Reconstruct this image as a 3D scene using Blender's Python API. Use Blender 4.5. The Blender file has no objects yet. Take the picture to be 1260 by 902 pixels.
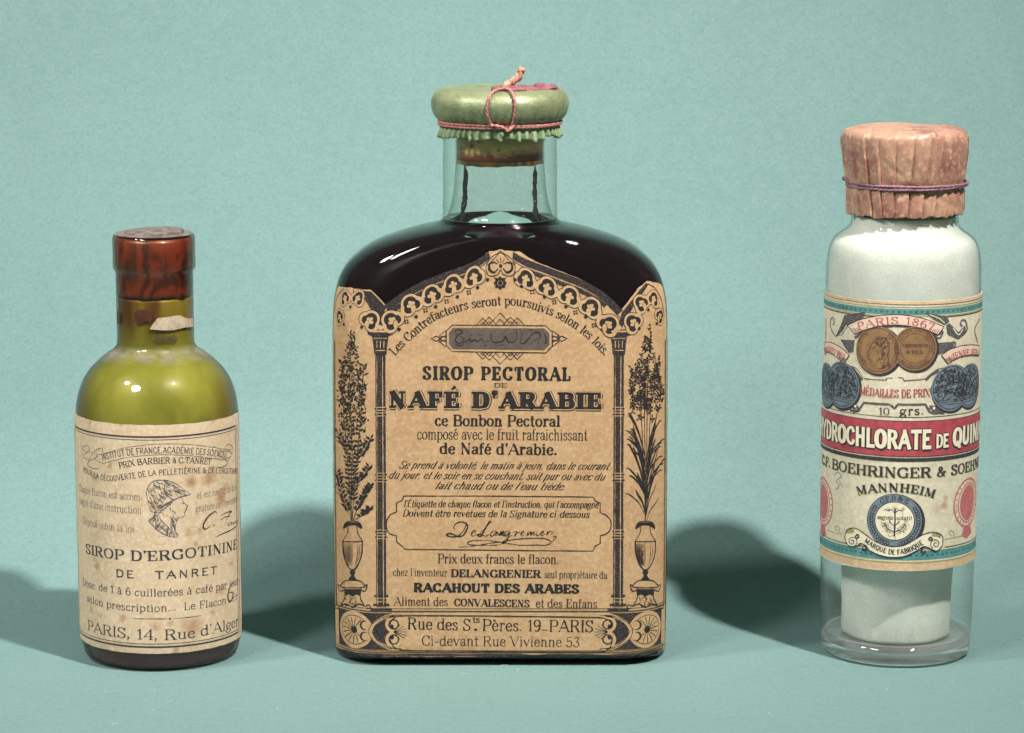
import bpy, bmesh, math, random
import numpy as np
from mathutils import Vector, noise
from mathutils.geometry import tessellate_polygon
random.seed(7)
RNG = np.random.default_rng(7)
sc = bpy.context.scene
COL = sc.collection
S = 0.0002                    # metres per design unit (a unit is one photo pixel at the bottles)

# ---------------------------------------------------------------- camera
FPX, PITCH = 3600.0, 0.165
COSP, SINP = math.cos(PITCH), math.sin(PITCH)
FWD = np.array([0, COSP, -SINP]); UPV = np.array([0, SINP, COSP])
H0 = 362.0
CAM = np.array([14.0, 0, H0]) - FPX * FWD
for _ in range(20):
    v = np.array([0, -75, 0]) - CAM
    py = 451 - FPX * v.dot(UPV) / v.dot(FWD)
    CAM[2] += (820 - py)
cd = bpy.data.cameras.new("camera"); cam = bpy.data.objects.new("camera", cd); COL.objects.link(cam)
cam.location = Vector(CAM * S); cam.rotation_euler = (math.pi / 2 - PITCH, 0, 0)
cd.sensor_width = 36; cd.lens = 36 * FPX / 1260; cd.clip_start = 0.01; cd.clip_end = 50
sc.camera = cam

# ---------------------------------------------------------------- light
w = bpy.data.worlds.new("World"); sc.world = w; w.use_nodes = True
w.node_tree.nodes["Background"].inputs[0].default_value = (0.82, 1.0, 0.70, 1)
w.node_tree.nodes["Background"].inputs[1].default_value = 0.16
def lamp(name, pos, target, size, power, color, spread=180):
    l = bpy.data.lights.new(name, 'AREA'); l.shape = 'DISK'; l.size = size * S; l.energy = power; l.color = color; l.spread = math.radians(spread)
    o = bpy.data.objects.new(name, l); COL.objects.link(o)
    o.location = Vector(pos) * S
    o.rotation_euler = (Vector(target) - Vector(pos)).to_track_quat('-Z', 'Y').to_euler()
    return o
def polar(az, el, dist, tx=0, ty=0, tz=200):
    return (tx + dist * math.cos(el) * math.cos(az), ty + dist * math.cos(el) * math.sin(az), tz + dist * math.sin(el))
R_ = math.radians
key = lamp("key_lamp", polar(R_(-50), R_(57.5), 6500), (0, 300, 430), 300, 1.22, (1.0, 0.955, 0.895), 34)
fill = lamp("fill_lamp", polar(R_(-152), R_(47), 3600), (0, 60, 250), 360, 2.9, (1.0, 0.97, 0.92))
side = lamp("side_lamp", polar(R_(-129), R_(44), 4400), (0, 60, 250), 900, 3.6, (1.0, 0.97, 0.92))
sc.view_settings.view_transform = 'Standard'; sc.view_settings.look = 'None'
sc.view_settings.exposure = 0.0; sc.view_settings.gamma = 1.0
cy = sc.cycles
cy.max_bounces = 14; cy.transmission_bounces = 12; cy.transparent_max_bounces = 24; cy.glossy_bounces = 5; cy.diffuse_bounces = 3
cy.caustics_reflective = False; cy.caustics_refractive = True; cy.sample_clamp_indirect = 4.0
cy.use_denoising = True; cy.blur_glossy = 0.3

# ---------------------------------------------------------------- projection helpers (design units)
def project(P):
    v = P - CAM
    d = v @ FWD
    return np.stack([630 + FPX * v[..., 0] / d, 451 - FPX * (v @ UPV) / d], -1)
def zR(py, hw, cyy=0.0):
    """height and radius of a silhouette point seen at row py, half width hw, on the axis plane y=cyy"""
    t = (451 - py) / FPX; Y = cyy - CAM[1]
    zz = (t * Y * COSP - Y * SINP) / (COSP + t * SINP)
    d = Y * COSP - zz * SINP
    return hw * d / FPX, zz + CAM[2]
def xat(px, z, y):
    v = np.array([0, y, z]) - CAM
    return (px - 630) * v.dot(FWD) / FPX + CAM[0]

# ---------------------------------------------------------------- object helpers
def empty(name, loc, label, cat, group=None):
    o = bpy.data.objects.new(name, None); COL.objects.link(o); o.location = Vector(loc) * S
    o.empty_display_size = 0.01
    o['label'] = label; o['category'] = cat
    if group: o['group'] = group
    return o
def mesh_obj(name, verts, faces, mat, parent=None, smooth=True, uv=None, label=None):
    """verts are in world design units; placed under parent (an unrotated Empty)"""
    me = bpy.data.meshes.new(name)
    V = np.asarray(verts, float).reshape(-1, 3)
    off = np.zeros(3)
    p = parent
    while p is not None:
        off += np.array(p.location); p = p.parent
    V = V * S - off
    me.from_pydata(V.tolist(), [], [tuple(int(i) for i in f) for f in faces])
    me.update()
    if smooth:
        me.polygons.foreach_set("use_smooth", [True] * len(me.polygons))
    if uv is not None:
        lay = me.uv_layers.new(name="UVMap")
        li = np.empty(len(me.loops), dtype=np.int32); me.loops.foreach_get("vertex_index", li)
        lay.data.foreach_set("uv", np.asarray(uv, float)[li].ravel())
    me.materials.append(mat)
    o = bpy.data.objects.new(name, me); COL.objects.link(o)
    if parent: o.parent = parent
    if label: o['label'] = label
    return o
def grid_faces(nr, nc, closed=True, flip=False):
    F = []
    for i in range(nr - 1):
        for j in range(nc if closed else nc - 1):
            k = (j + 1) % nc
            q = (i * nc + j, i * nc + k, (i + 1) * nc + k, (i + 1) * nc + j)
            F.append(q[::-1] if flip else q)
    return F
def lathe(profile, c, n=96, cap0=True, cap1=True, wob=None):
    """profile bottom to top on the outside [(r,z)]; returns verts, faces with outward normals"""
    V = []
    for i, (r, z) in enumerate(profile):
        for j in range(n):
            a = 2 * math.pi * j / n
            rr, zz = (r, z) if wob is None else wob(r, z, a, i)
            V.append((c[0] + rr * math.cos(a), c[1] + rr * math.sin(a), zz))
    F = grid_faces(len(profile), n)
    if cap0: F.append(tuple(range(n))[::-1])
    if cap1: b = (len(profile) - 1) * n; F.append(tuple(range(b, b + n)))
    return V, F
def catmull(P, n=8, closed=False):
    P = np.asarray(P, float)
    if len(P) < 3 and not closed: return P
    if closed: Q = np.vstack([P[-1], P, P[0], P[1]])
    else: Q = np.vstack([2 * P[0] - P[1], P, 2 * P[-1] - P[-2]])
    out = []
    t = np.linspace(0, 1, n, endpoint=False)[:, None]
    for i in range(1, len(Q) - 2):
        a, b, c_, d = Q[i - 1], Q[i], Q[i + 1], Q[i + 2]
        out.append(0.5 * ((2 * b) + (-a + c_) * t + (2 * a - 5 * b + 4 * c_ - d) * t ** 2 + (-a + 3 * b - 3 * c_ + d) * t ** 3))
    out = np.vstack(out)
    return out if closed else np.vstack([out, P[-1]])
def smooth_profile(pts, n=6):
    return [tuple(p) for p in catmull(pts, n)]
def tube(path, r, n=8, closed=False, twist=0.0, strands=0, taper=None):
    """tube mesh along a 3-D path; strands>0 gives a twisted rope section"""
    P = np.asarray(path, float); m = len(P)
    V = []
    T = np.roll(P, -1, 0) - np.roll(P, 1, 0)
    if not closed: T[0] = P[1] - P[0]; T[-1] = P[-1] - P[-2]
    T /= np.linalg.norm(T, axis=1)[:, None] + 1e-9
    N = np.cross(T[0], [0.13, 0.2, 1.0]); N /= np.linalg.norm(N)
    L = 0
    for i in range(m):
        N = N - T[i] * N.dot(T[i]); N /= np.linalg.norm(N) + 1e-9
        B = np.cross(T[i], N)
        if i: L += np.linalg.norm(P[i] - P[i - 1])
        rr = r if taper is None else r * taper(i / (m - 1))
        for j in range(n):
            a = 2 * math.pi * j / n
            q = rr * (1 + (0.27 * math.cos(strands * (a + L * twist)) if strands else 0))
            V.append(P[i] + q * (math.cos(a) * N + math.sin(a) * B))
    F = grid_faces(m, n, True, True)
    if closed:
        F += [((m - 1) * n + j, j, (j + 1) % n, (m - 1) * n + (j + 1) % n)[::-1] for j in range(n)]
    else:
        F.append(tuple(range(n))); F.append(tuple(range((m - 1) * n, m * n))[::-1])
    return V, F
def join(parts):
    V, F = [], []
    for v, f in parts:
        b = len(V); V += [tuple(p) for p in v]; F += [tuple(i + b for i in q) for q in f]
    return V, F

# ---------------------------------------------------------------- materials
def new_mat(name):
    m = bpy.data.materials.new(name); m.use_nodes = True
    nt = m.node_tree; nt.nodes.clear()
    out = nt.nodes.new('ShaderNodeOutputMaterial')
    return m, nt, out
class NB:
    """tiny node-building helper"""
    def __init__(s, nt): s.nt = nt; s.L = nt.links
    def n(s, t, **k):
        nd = s.nt.nodes.new(t)
        for a, b in k.items(): setattr(nd, a, b)
        return nd
    def put(s, sock, v):
        if isinstance(v, bpy.types.NodeSocket): s.L.new(v, sock)
        elif v is not None:
            if sock.type == 'RGBA' and len(v) == 3: v = (*v, 1)
            sock.default_value = v
    def coord(s, kind='Object'): return s.n('ShaderNodeTexCoord').outputs[kind]
    def mapping(s, vec, scale=(1, 1, 1), rot=(0, 0, 0)):
        m = s.n('ShaderNodeMapping'); s.put(m.inputs['Vector'], vec); m.inputs['Scale'].default_value = scale; m.inputs['Rotation'].default_value = rot
        return m.outputs[0]
    def noise(s, vec, scale, detail=3, rough=0.55, dist=0.0):
        n = s.n('ShaderNodeTexNoise'); s.put(n.inputs['Vector'], vec); n.inputs['Scale'].default_value = scale
        n.inputs['Detail'].default_value = detail; n.inputs['Roughness'].default_value = rough; n.inputs['Distortion'].default_value = dist
        return n.outputs['Fac']
    def ramp(s, f, a, b, va=0.0, vb=1.0):
        m = s.n('ShaderNodeMapRange', interpolation_type='SMOOTHSTEP'); s.put(m.inputs['Value'], f)
        for k, v in (('From Min', a), ('From Max', b), ('To Min', va), ('To Max', vb)): m.inputs[k].default_value = v
        return m.outputs['Result']
    def math(s, op, a, b=None, clamp=False):
        m = s.n('ShaderNodeMath', operation=op); m.use_clamp = clamp; s.put(m.inputs[0], a)
        if b is not None: s.put(m.inputs[1], b)
        return m.outputs[0]
    def mix(s, f, a, b, blend='MIX'):
        m = s.n('ShaderNodeMix', data_type='RGBA', blend_type=blend); s.put(m.inputs[0], f); s.put(m.inputs[6], a); s.put(m.inputs[7], b)
        return m.outputs[2]
    def bump(s, h, strength=0.3, dist=0.0001):
        b = s.n('ShaderNodeBump'); s.put(b.inputs['Height'], h); b.inputs['Strength'].default_value = strength; b.inputs['Distance'].default_value = dist
        return b.outputs[0]
    def pbr(s, color, rough=0.5, normal=None, **k):
        p = s.n('ShaderNodeBsdfPrincipled'); s.put(p.inputs['Base Color'], color); s.put(p.inputs['Roughness'], rough)
        if normal is not None: s.put(p.inputs['Normal'], normal)
        for a, b in k.items(): s.put(p.inputs[a.replace('_', ' ')], b)
        return p.outputs[0]
# ---------------------------------------------------------------- lettering: a stroke alphabet of our own
# one glyph = advance | strokes ; a stroke = kind, end flags, points.  K thick straight, T thin straight, S auto straight,
# C curve, O closed curve, W serif wedge (dropped in sans styles), D dot.  flags: s both-sided serif, l left serif, - none
GL = {
'A': ".84|Ts- .07 0 .42 1;K-s .42 1 .77 0;T-- .2 .34 .63 .34",
'B': ".76|Kss .17 0 .17 1;C-- .17 1 .42 1 .58 .93 .62 .76 .57 .6 .42 .53 .17 .53;C-- .17 .53 .44 .53 .62 .46 .68 .27 .62 .07 .44 0 .17 0",
'C': ".76|C-- .67 .72 .58 .93 .42 1 .18 .86 .09 .5 .18 .14 .42 0 .6 .06 .7 .27;W-- .68 1 .68 .7",
'D': ".8|Kss .17 0 .17 1;C-- .17 1 .4 1 .63 .88 .71 .5 .63 .12 .4 0 .17 0",
'E': ".7|Kss .17 0 .17 1;T-- .17 1 .6 1;T-- .17 .52 .46 .52;T-- .17 0 .63 0;W-- .6 1 .6 .72;W-- .63 0 .63 .3;W-- .46 .4 .46 .64",
'F': ".66|Kss .17 0 .17 1;T-- .17 1 .6 1;T-- .17 .5 .46 .5;W-- .6 1 .6 .7;W-- .46 .38 .46 .62",
'G': ".82|C-- .66 .74 .58 .93 .42 1 .18 .86 .09 .5 .18 .14 .42 0 .58 .04 .67 .13;K-- .67 .02 .67 .42;Ts- .67 .42 .67 .4;W-- .68 1 .68 .72",
'H': ".84|Kss .17 0 .17 1;Kss .67 0 .67 1;T-- .17 .52 .67 .52",
'I': ".34|Kss .17 0 .17 1",
'J': ".52|Ks- .34 1 .34 .2;C-- .34 .24 .3 .06 .18 0 .06 .12",
'K': ".8|Kss .17 0 .17 1;T-s .17 .36 .62 1;K-s .33 .56 .68 0",
'L': ".66|Kss .17 0 .17 1;T-- .17 0 .6 0;W-- .6 0 .6 .34",
'M': "1.0|Tss .15 0 .15 1;K-- .15 1 .5 .08;T-- .5 .08 .83 1;Kss .83 0 .83 1",
'N': ".84|Tss .16 0 .16 1;K-- .16 1 .67 0;T-s .67 0 .67 1",
'O': ".82|O-- .41 1 .65 .86 .73 .5 .65 .14 .41 0 .17 .14 .09 .5 .17 .86",
'P': ".72|Kss .17 0 .17 1;C-- .17 1 .42 1 .6 .92 .65 .73 .6 .54 .42 .46 .17 .46",
'Q': ".82|O-- .41 1 .65 .86 .73 .5 .65 .14 .41 0 .17 .14 .09 .5 .17 .86;C-- .34 .2 .48 .1 .56 -.12 .72 -.14",
'R': ".8|Kss .17 0 .17 1;C-- .17 1 .42 1 .58 .93 .63 .75 .57 .58 .42 .51 .17 .51;K-s .42 .5 .68 0",
'S': ".66|C-- .55 .76 .48 .94 .32 1 .16 .93 .11 .76 .2 .6 .44 .43 .56 .25 .5 .07 .33 0 .15 .06 .08 .26;W-- .56 1 .56 .72;W-- .08 0 .08 .3",
'T': ".74|K-s .37 1 .37 0;T-- .07 1 .67 1;W-- .07 1 .07 .7;W-- .67 1 .67 .7",
'U': ".82|Ks- .17 1 .17 .3;C-- .17 .32 .2 .1 .4 0 .6 .1 .65 .32;Ts- .65 1 .65 .3",
'V': ".8|Ks- .07 1 .4 0;T-s .4 0 .73 1",
'W': "1.1|Ks- .07 1 .33 0;T-- .33 0 .55 1;K-- .55 1 .78 0;T-s .78 0 1.03 1",
'X': ".8|Kss .1 1 .7 0;Tss .1 0 .7 1",
'Y': ".76|Ks- .07 1 .38 .48;Ts- .69 1 .38 .48;K-s .38 .5 .38 0",
'Z': ".7|T-- .1 1 .6 1;K-- .6 1 .1 0;T-- .1 0 .62 0;W-- .1 1 .1 .74;W-- .62 0 .62 .28",
'a': ".56|C-- .12 .5 .16 .64 .28 .68 .4 .63 .42 .5;K-- .42 .52 .42 .04;T-- .42 .02 .54 .02;C-- .42 .4 .24 .36 .11 .26 .1 .12 .2 .02 .32 .05 .42 .16",
'b': ".62|Kl- .14 1 .14 .02;C-- .14 .5 .24 .65 .36 .68 .5 .58 .54 .34 .5 .1 .36 0 .24 .03 .14 .16",
'c': ".52|C-- .44 .52 .38 .65 .28 .68 .14 .58 .08 .34 .14 .1 .28 0 .4 .06 .46 .18",
'd': ".64|Kl- .48 1 .48 .02;T-- .48 .02 .6 .02;C-- .48 .5 .38 .65 .27 .68 .12 .58 .08 .34 .12 .1 .27 0 .38 .03 .48 .16",
'e': ".54|T-- .1 .37 .46 .37;C-- .46 .38 .42 .6 .28 .68 .14 .58 .08 .34 .14 .1 .29 0 .4 .04 .47 .17",
'f': ".38|K-s .16 .78 .16 0;C-- .16 .74 .18 .94 .28 1 .38 .93;T-- .04 .66 .32 .66",
'g': ".58|O-- .26 .68 .4 .6 .44 .46 .4 .32 .26 .25 .12 .32 .09 .46 .12 .6;C-- .16 .27 .1 .16 .18 .08 .38 .06 .5 -.04 .46 -.22 .26 -.28 .1 -.22 .08 -.1 .18 .02;T-- .4 .6 .54 .67",
'h': ".66|Kls .16 1 .16 0;C-- .16 .48 .26 .64 .36 .68 .46 .62 .49 .48;K-s .49 .52 .49 0",
'i': ".34|Kls .17 .68 .17 0;D-- .16 .9",
'j': ".32|Kl- .18 .68 .18 -.12;C-- .18 -.08 .14 -.24 .04 -.28;D-- .17 .9",
'k': ".62|Kls .16 1 .16 0;T-s .16 .26 .46 .68;K-s .26 .4 .52 0",
'l': ".34|Kls .17 1 .17 0",
'm': ".96|Kls .16 .68 .16 0;C-- .16 .48 .25 .64 .34 .68 .44 .62 .47 .48;K-s .47 .52 .47 0;C-- .47 .48 .57 .64 .66 .68 .76 .62 .79 .48;K-s .79 .52 .79 0",
'n': ".66|Kls .16 .68 .16 0;C-- .16 .48 .26 .64 .36 .68 .46 .62 .49 .48;K-s .49 .52 .49 0",
'o': ".6|O-- .3 .68 .46 .58 .52 .34 .46 .1 .3 0 .14 .1 .08 .34 .14 .58",
'p': ".64|Kls .15 .68 .15 -.28;C-- .15 .5 .25 .65 .37 .68 .51 .58 .55 .34 .51 .1 .37 0 .25 .03 .15 .16",
'q': ".64|K-s .48 .66 .48 -.28;C-- .48 .5 .38 .65 .27 .68 .12 .58 .08 .34 .12 .1 .27 0 .38 .03 .48 .16",
'r': ".48|Kls .16 .68 .16 0;C-- .16 .46 .24 .62 .34 .68 .42 .62;D-- .4 .57",
's': ".48|C-- .38 .52 .34 .65 .24 .68 .13 .62 .1 .5 .18 .4 .32 .3 .4 .18 .34 .04 .23 0 .12 .04 .08 .17",
't': ".4|K-- .18 .92 .18 .12;C-- .18 .16 .2 .03 .28 0 .37 .06;T-- .05 .66 .34 .66",
'u': ".66|Kl- .16 .68 .16 .18;C-- .16 .2 .2 .05 .3 0 .4 .05 .49 .18;Kl- .49 .68 .49 .02;T-- .49 .02 .6 .02",
'v': ".58|Ks- .08 .66 .29 .02;T-s .29 .02 .5 .66",
'w': ".84|Ks- .08 .66 .25 .02;T-- .25 .02 .42 .64;K-- .42 .64 .58 .02;T-s .58 .02 .76 .66",
'x': ".6|Kss .1 .66 .5 .02;Tss .1 .02 .5 .66",
'y': ".6|Ks- .08 .66 .31 .02;T-s .2 -.26 .52 .66;D-- .14 -.22",
'z': ".52|T-- .08 .66 .44 .66;K-- .44 .66 .08 .02;T-- .08 .02 .46 .02",
'0': ".62|O-- .31 1 .48 .86 .54 .5 .48 .14 .31 0 .14 .14 .08 .5 .14 .86",
'1': ".46|K-s .26 1 .26 0;T-- .1 .82 .26 1",
'3': ".6|C-- .1 .82 .18 .96 .3 1 .44 .92 .46 .76 .4 .6 .26 .54;C-- .26 .54 .44 .46 .52 .28 .44 .06 .27 0 .12 .06 .07 .2",
'4': ".64|K-s .46 1 .46 0;T-- .46 1 .06 .28;T-- .06 .28 .58 .28",
'5': ".6|T-- .14 .96 .5 .98;T-- .14 .96 .12 .52;C-- .12 .5 .28 .62 .44 .54 .52 .32 .44 .06 .26 0 .12 .06 .08 .2",
'6': ".6|C-- .46 .92 .3 1 .14 .8 .08 .4 .14 .08 .3 0 .46 .08 .52 .3 .46 .52 .3 .58 .14 .46",
'7': ".58|T-- .08 .98 .54 .98;K-- .54 .98 .24 0;W-- .08 .98 .08 .74",
'8': ".6|O-- .3 1 .45 .92 .47 .76 .3 .54 .11 .4 .08 .22 .16 .05 .3 0 .44 .05 .52 .22 .48 .4 .3 .54 .14 .76 .16 .92",
'9': ".6|C-- .14 .08 .3 0 .46 .2 .52 .6 .46 .92 .3 1 .14 .92 .08 .7 .14 .48 .3 .42 .46 .54",
'2': ".6|C-- .1 .78 .18 .95 .3 1 .44 .92 .48 .74 .36 .45 .08 .02;T-- .08 .02 .52 .02;W-- .52 0 .52 .24",
'.': ".26|D-- .12 .05", ',': ".28|D-- .13 .05;T-- .16 .04 .08 -.16", ':': ".28|D-- .13 .05;D-- .13 .55", "'": ".22|T-- .13 1.02 .10 .74;D-- .13 .93",
'-': ".44|T-- .08 .34 .36 .34", '_': ".56|T-- .06 .12 .5 .12", ' ': ".34|", '!': ".3|K-- .15 1 .15 .3;D-- .15 .05",
'&': ".86|C-- .74 .46 .62 .2 .44 .03 .26 0 .1 .1 .1 .3 .26 .48 .44 .66 .48 .84 .38 .98 .26 .96 .2 .8 .28 .6 .5 .28 .64 .06 .8 .02;T-- .62 .47 .84 .47",
}
ACC = {'é': ('e', 1), 'è': ('e', -1), 'ê': ('e', 0), 'à': ('a', -1), 'É': ('E', 2), 'û': ('u', 0)}
class Sty:
    def __init__(s, thick=.16, thin=.05, serif=.08, slant=0., track=0., wx=1., rough=.007):
        s.thick, s.thin, s.serif, s.slant, s.track, s.wx, s.rough = thick, thin, serif, slant, track, wx, rough
DIDONE = Sty(.15, .045, .07); SLAB = Sty(.20, .10, .07); FAT = Sty(.27, .11, .09, track=.07); LIGHT = Sty(.085, .045, .05)
SANS = Sty(.10, .09, 0); BOLDSANS = Sty(.26, .22, 0, track=.05); SCRIPT = Sty(.11, .04, 0, slant=.5); BLACKSANS = Sty(.19, .17, 0, track=.03)
def glyph_ribbons(ch, st, grow=0.0):
    """list of (centre line Nx2, half widths N) in cap-height units, plus the advance"""
    acc = None
    if ch in ACC: ch, acc = ACC[ch]
    if ch not in GL: return [], .4
    adv, body = GL[ch].split('|'); adv = float(adv) + st.track
    hw = st.thin / 2
    low = ch.islower()
    out = []
    def Y(y): return hw + y * (1 - 2 * hw) if not low else hw + y * (1 - 2 * hw)
    def straight(a, b, wd, ext=True):
        a = np.array(a, float); b = np.array(b, float); L = np.linalg.norm(b - a) + 1e-9
        e = (b - a) / L * (hw if ext else 0)
        n = max(2, int(L / .25) + 1)
        P = a - e + (b - a + 2 * e) * np.linspace(0, 1, n)[:, None]
        out.append((P, np.full(n, wd / 2)))
    for stt in filter(None, body.split(';')):
        head, *nums = stt.split(' '); k = head[0]; fl = head[1:]
        p = np.array([float(q) for q in nums]).reshape(-1, 2); p[:, 0] *= st.wx; p[:, 1] = Y(p[:, 1])
        if k == 'D':
            r = max(st.thick * .5, .055)
            out.append((np.array([[p[0, 0] - r, p[0, 1] + r * .4], [p[0, 0] - r * .5, p[0, 1] + r * .4], [p[0, 0] + r * .5, p[0, 1] + r * .4], [p[0, 0] + r, p[0, 1] + r * .4]]), np.array([r * .5, r, r, r * .5])))
            continue
        if k == 'W':
            if st.serif > 0: out.append((p, np.array([st.thick * .32, st.thick * .14 + hw * .6])))
            continue
        if k in 'KT':
            straight(p[0], p[1], st.thick if k == 'K' else st.thin, abs(p[0, 1] - p[1, 1]) < .02 or True)
            for e, f in ((0, fl[0]), (1, fl[1])):
                if f in 'sl' and st.serif > 0:
                    wd = (st.thick if k == 'K' else st.thin) / 2
                    x, y = p[e]
                    straight((x - wd - st.serif, y), (x + (wd + st.serif if f == 's' else 0), y), st.thin, False)
            continue
        q = catmull(p, 5, k == 'O')
        if k == 'O': q = np.vstack([q, q[:2]])
        T = np.gradient(q, axis=0); T /= np.linalg.norm(T, axis=1)[:, None] + 1e-9
        wd = st.thin + (st.thick - st.thin) * np.abs(T[:, 1]) ** 1.6
        out.append((q, wd / 2))
    if acc is not None:
        x0 = adv * .47 * st.wx; y0 = .78 if low else 1.12
        d = {1: (-.05, .10), -1: (.05, -.10), 2: (-.05, .10), 0: (0, 0)}[acc]
        if acc == 0:
            out.append((np.array([[x0 - .12, y0], [x0, y0 + .13], [x0 + .12, y0]]), np.array([.025, .04, .025])))
        else:
            out.append((np.array([[x0 + (-.08 if acc != -1 else .08), y0], [x0 + (.1 if acc != -1 else -.1), y0 + .17]]), np.array([.02, .05]) + st.thin * .3))
    if st.slant:
        for P, wd in out: P[:, 0] += (P[:, 1]) * st.slant
    return out, adv * st.wx

# ---------------------------------------------------------------- printed surfaces
class Surf:
    """a curved paper surface: F(u,v)->xyz in design units, u along the paper, v = height"""
    def __init__(s, F, guess, umax): s.F, s.guess, s.umax = F, guess, umax
    def pt(s, UV, off=0.0):
        UV = np.asarray(UV, float)
        P = s.F(UV[:, 0], UV[:, 1]); e = .5
        du = s.F(UV[:, 0] + e, UV[:, 1]) - s.F(UV[:, 0] - e, UV[:, 1]); dv = s.F(UV[:, 0], UV[:, 1] + e) - s.F(UV[:, 0], UV[:, 1] - e)
        N = np.cross(du, dv); N /= np.linalg.norm(N, axis=1)[:, None] + 1e-12
        return P + N * (off if np.isscalar(off) else np.asarray(off)[:, None])
    def inv(s, PX):
        """uv of the paper point that the photograph shows at pixel PX"""
        PX = np.atleast_2d(np.asarray(PX, float)); X = s.guess(PX); e = .5
        for _ in range(12):
            X[:, 0] = np.clip(X[:, 0], -s.umax, s.umax)
            n = len(X); Q = np.vstack([X, X + [e, 0], X + [0, e]]); p3_ = project(s.F(Q[:, 0], Q[:, 1]))
            p = p3_[:n]; r = PX - p
            if np.abs(r[np.abs(X[:, 0]) < s.umax * .999]).max(initial=0) < .05 and _ > 1: break
            a = (p3_[n:2 * n] - p) / e; b = (p3_[2 * n:] - p) / e
            a[:, 0] = np.maximum(a[:, 0], .18)          # near the silhouette: keep the step finite
            det = a[:, 0] * b[:, 1] - a[:, 1] * b[:, 0]
            d = np.stack([(r[:, 0] * b[:, 1] - r[:, 1] * b[:, 0]) / det, (a[:, 0] * r[:, 1] - a[:, 1] * r[:, 0]) / det], -1)
            X = X + np.clip(d, -12, 12)
        X[:, 0] = np.clip(X[:, 0], -s.umax, s.umax)
        return X
class Ink:
    """collects printed shapes of one colour lying on a Surf"""
    count = 0
    def __init__(s, surf, layer=0): s.surf, s.V, s.O, s.F, s.layer = surf, [], [], [], layer; s.n = 0
    def _add(s, uv, faces, layer=None):
        Ink.count += 1
        o = 1.25 + .10 * (s.layer if layer is None else layer) + .006 * (Ink.count % 9)
        b = s.n; s.V.append(uv); s.O.append(np.full(len(uv), o)); s.F += [tuple(int(i) + b for i in f) for f in faces]; s.n += len(uv)
    def ribbon(s, P, hw, closed=False, rough=0.0, layer=None):
        P = np.asarray(P, float); hw = np.broadcast_to(np.asarray(hw, float), (len(P),))
        if not closed:
            seg = np.linalg.norm(np.diff(P, axis=0), axis=1)
            if seg.max() > 7:
                Q, W = [P[0]], [hw[0]]
                for i in range(len(P) - 1):
                    k = max(1, int(math.ceil(seg[i] / 6)))
                    for j in range(1, k + 1): Q.append(P[i] + (P[i + 1] - P[i]) * j / k); W.append(hw[i] + (hw[i + 1] - hw[i]) * j / k)
                P, hw = np.array(Q), np.array(W)
        d = np.diff(P, axis=0)
        if closed: T = np.roll(P, -1, 0) - np.roll(P, 1, 0)
        else: T = np.vstack([d[:1], d[1:] + d[:-1], d[-1:]]) if len(d) > 1 else np.vstack([d, d])
        L = np.linalg.norm(T, axis=1)[:, None] + 1e-9; T = T / L
        N = np.stack([-T[:, 1], T[:, 0]], -1)
        if rough: hw = hw + RNG.normal(0, rough, len(hw)); P = P + RNG.normal(0, rough * .6, P.shape)
        A, B = P + N * hw[:, None], P - N * hw[:, None]
        n = len(P); V = np.vstack([A, B])
        F = [(n + i, n + i + 1, i + 1, i) for i in range(n - 1)]
        if closed: F.append((2 * n - 1, n, 0, n - 1))
        s._add(V, F, layer)
    def line(s, px, wpx, smooth=0, closed=False, rough=.1, uv=False, layer=None, taper=None):
        """stroke through photo pixels (or uv) px, wpx wide; taper gives thin ends"""
        P = np.asarray(px, float) if uv else s.surf.inv(px)
        if smooth: P = catmull(P, smooth, closed)
        elif closed: P = np.vstack([P, P[:1]]); closed = False
        hw = np.full(len(P), wpx / 2)
        if taper is not None: hw = hw * np.clip(np.sin(np.linspace(0, math.pi, len(P))) ** .6, taper, 1)
        s.ribbon(P, hw, closed, rough, layer)
    def fill(s, px, smooth=0, uv=False, layer=None, maxe=6.0):
        P = np.asarray(px, float) if uv else s.surf.inv(px)
        if smooth: P = catmull(P, smooth, True)
        tri = tessellate_polygon([[Vector((p[0], p[1], 0)) for p in P]])
        V = [tuple(p) for p in P]; T = []
        for t in tri:
            a, b, c = (V[i] for i in t)
            if (b[0] - a[0]) * (c[1] - a[1]) - (b[1] - a[1]) * (c[0] - a[0]) < 0: t = (t[0], t[2], t[1])
            T.append(tuple(t))
        mid = {}
        for _ in range(6):
            ok = True; NT = []
            for t in T:
                e = [math.dist(V[t[i]], V[t[(i + 1) % 3]]) for i in range(3)]
                k = int(np.argmax(e))
                if e[k] <= maxe: NT.append(t); continue
                ok = False
                i, j, l = t[k], t[(k + 1) % 3], t[(k + 2) % 3]; key = (min(i, j), max(i, j))
                if key not in mid: mid[key] = len(V); V.append(((V[i][0] + V[j][0]) / 2, (V[i][1] + V[j][1]) / 2))
                m = mid[key]; NT += [(i, m, l), (m, j, l)]
            T = NT
            if ok: break
        s._add(np.array(V), T, layer)
    def disc(s, c, rx, ry=None, uv=False, layer=None, n=20, rot=0.0, r0=0.0):
        """filled ellipse (or ring when r0>0: r0 = inner fraction), radii in paper units"""
        ry = ry or rx
        C = np.asarray(c, float) if uv else s.surf.inv([c])[0]
        rings = max(2, int(max(rx, ry) * (1 - r0) / 5) + 2)
        V = []; 
        for i in range(rings):
            f = r0 + (1 - r0) * i / (rings - 1); f = max(f, .001)
            for j in range(n):
                a = 2 * math.pi * j / n; x, y = f * rx * math.cos(a), f * ry * math.sin(a)
                V.append((C[0] + x * math.cos(rot) - y * math.sin(rot), C[1] + x * math.sin(rot) + y * math.cos(rot)))
        s._add(np.array(V), grid_faces(rings, n, True, True), layer)
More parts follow.
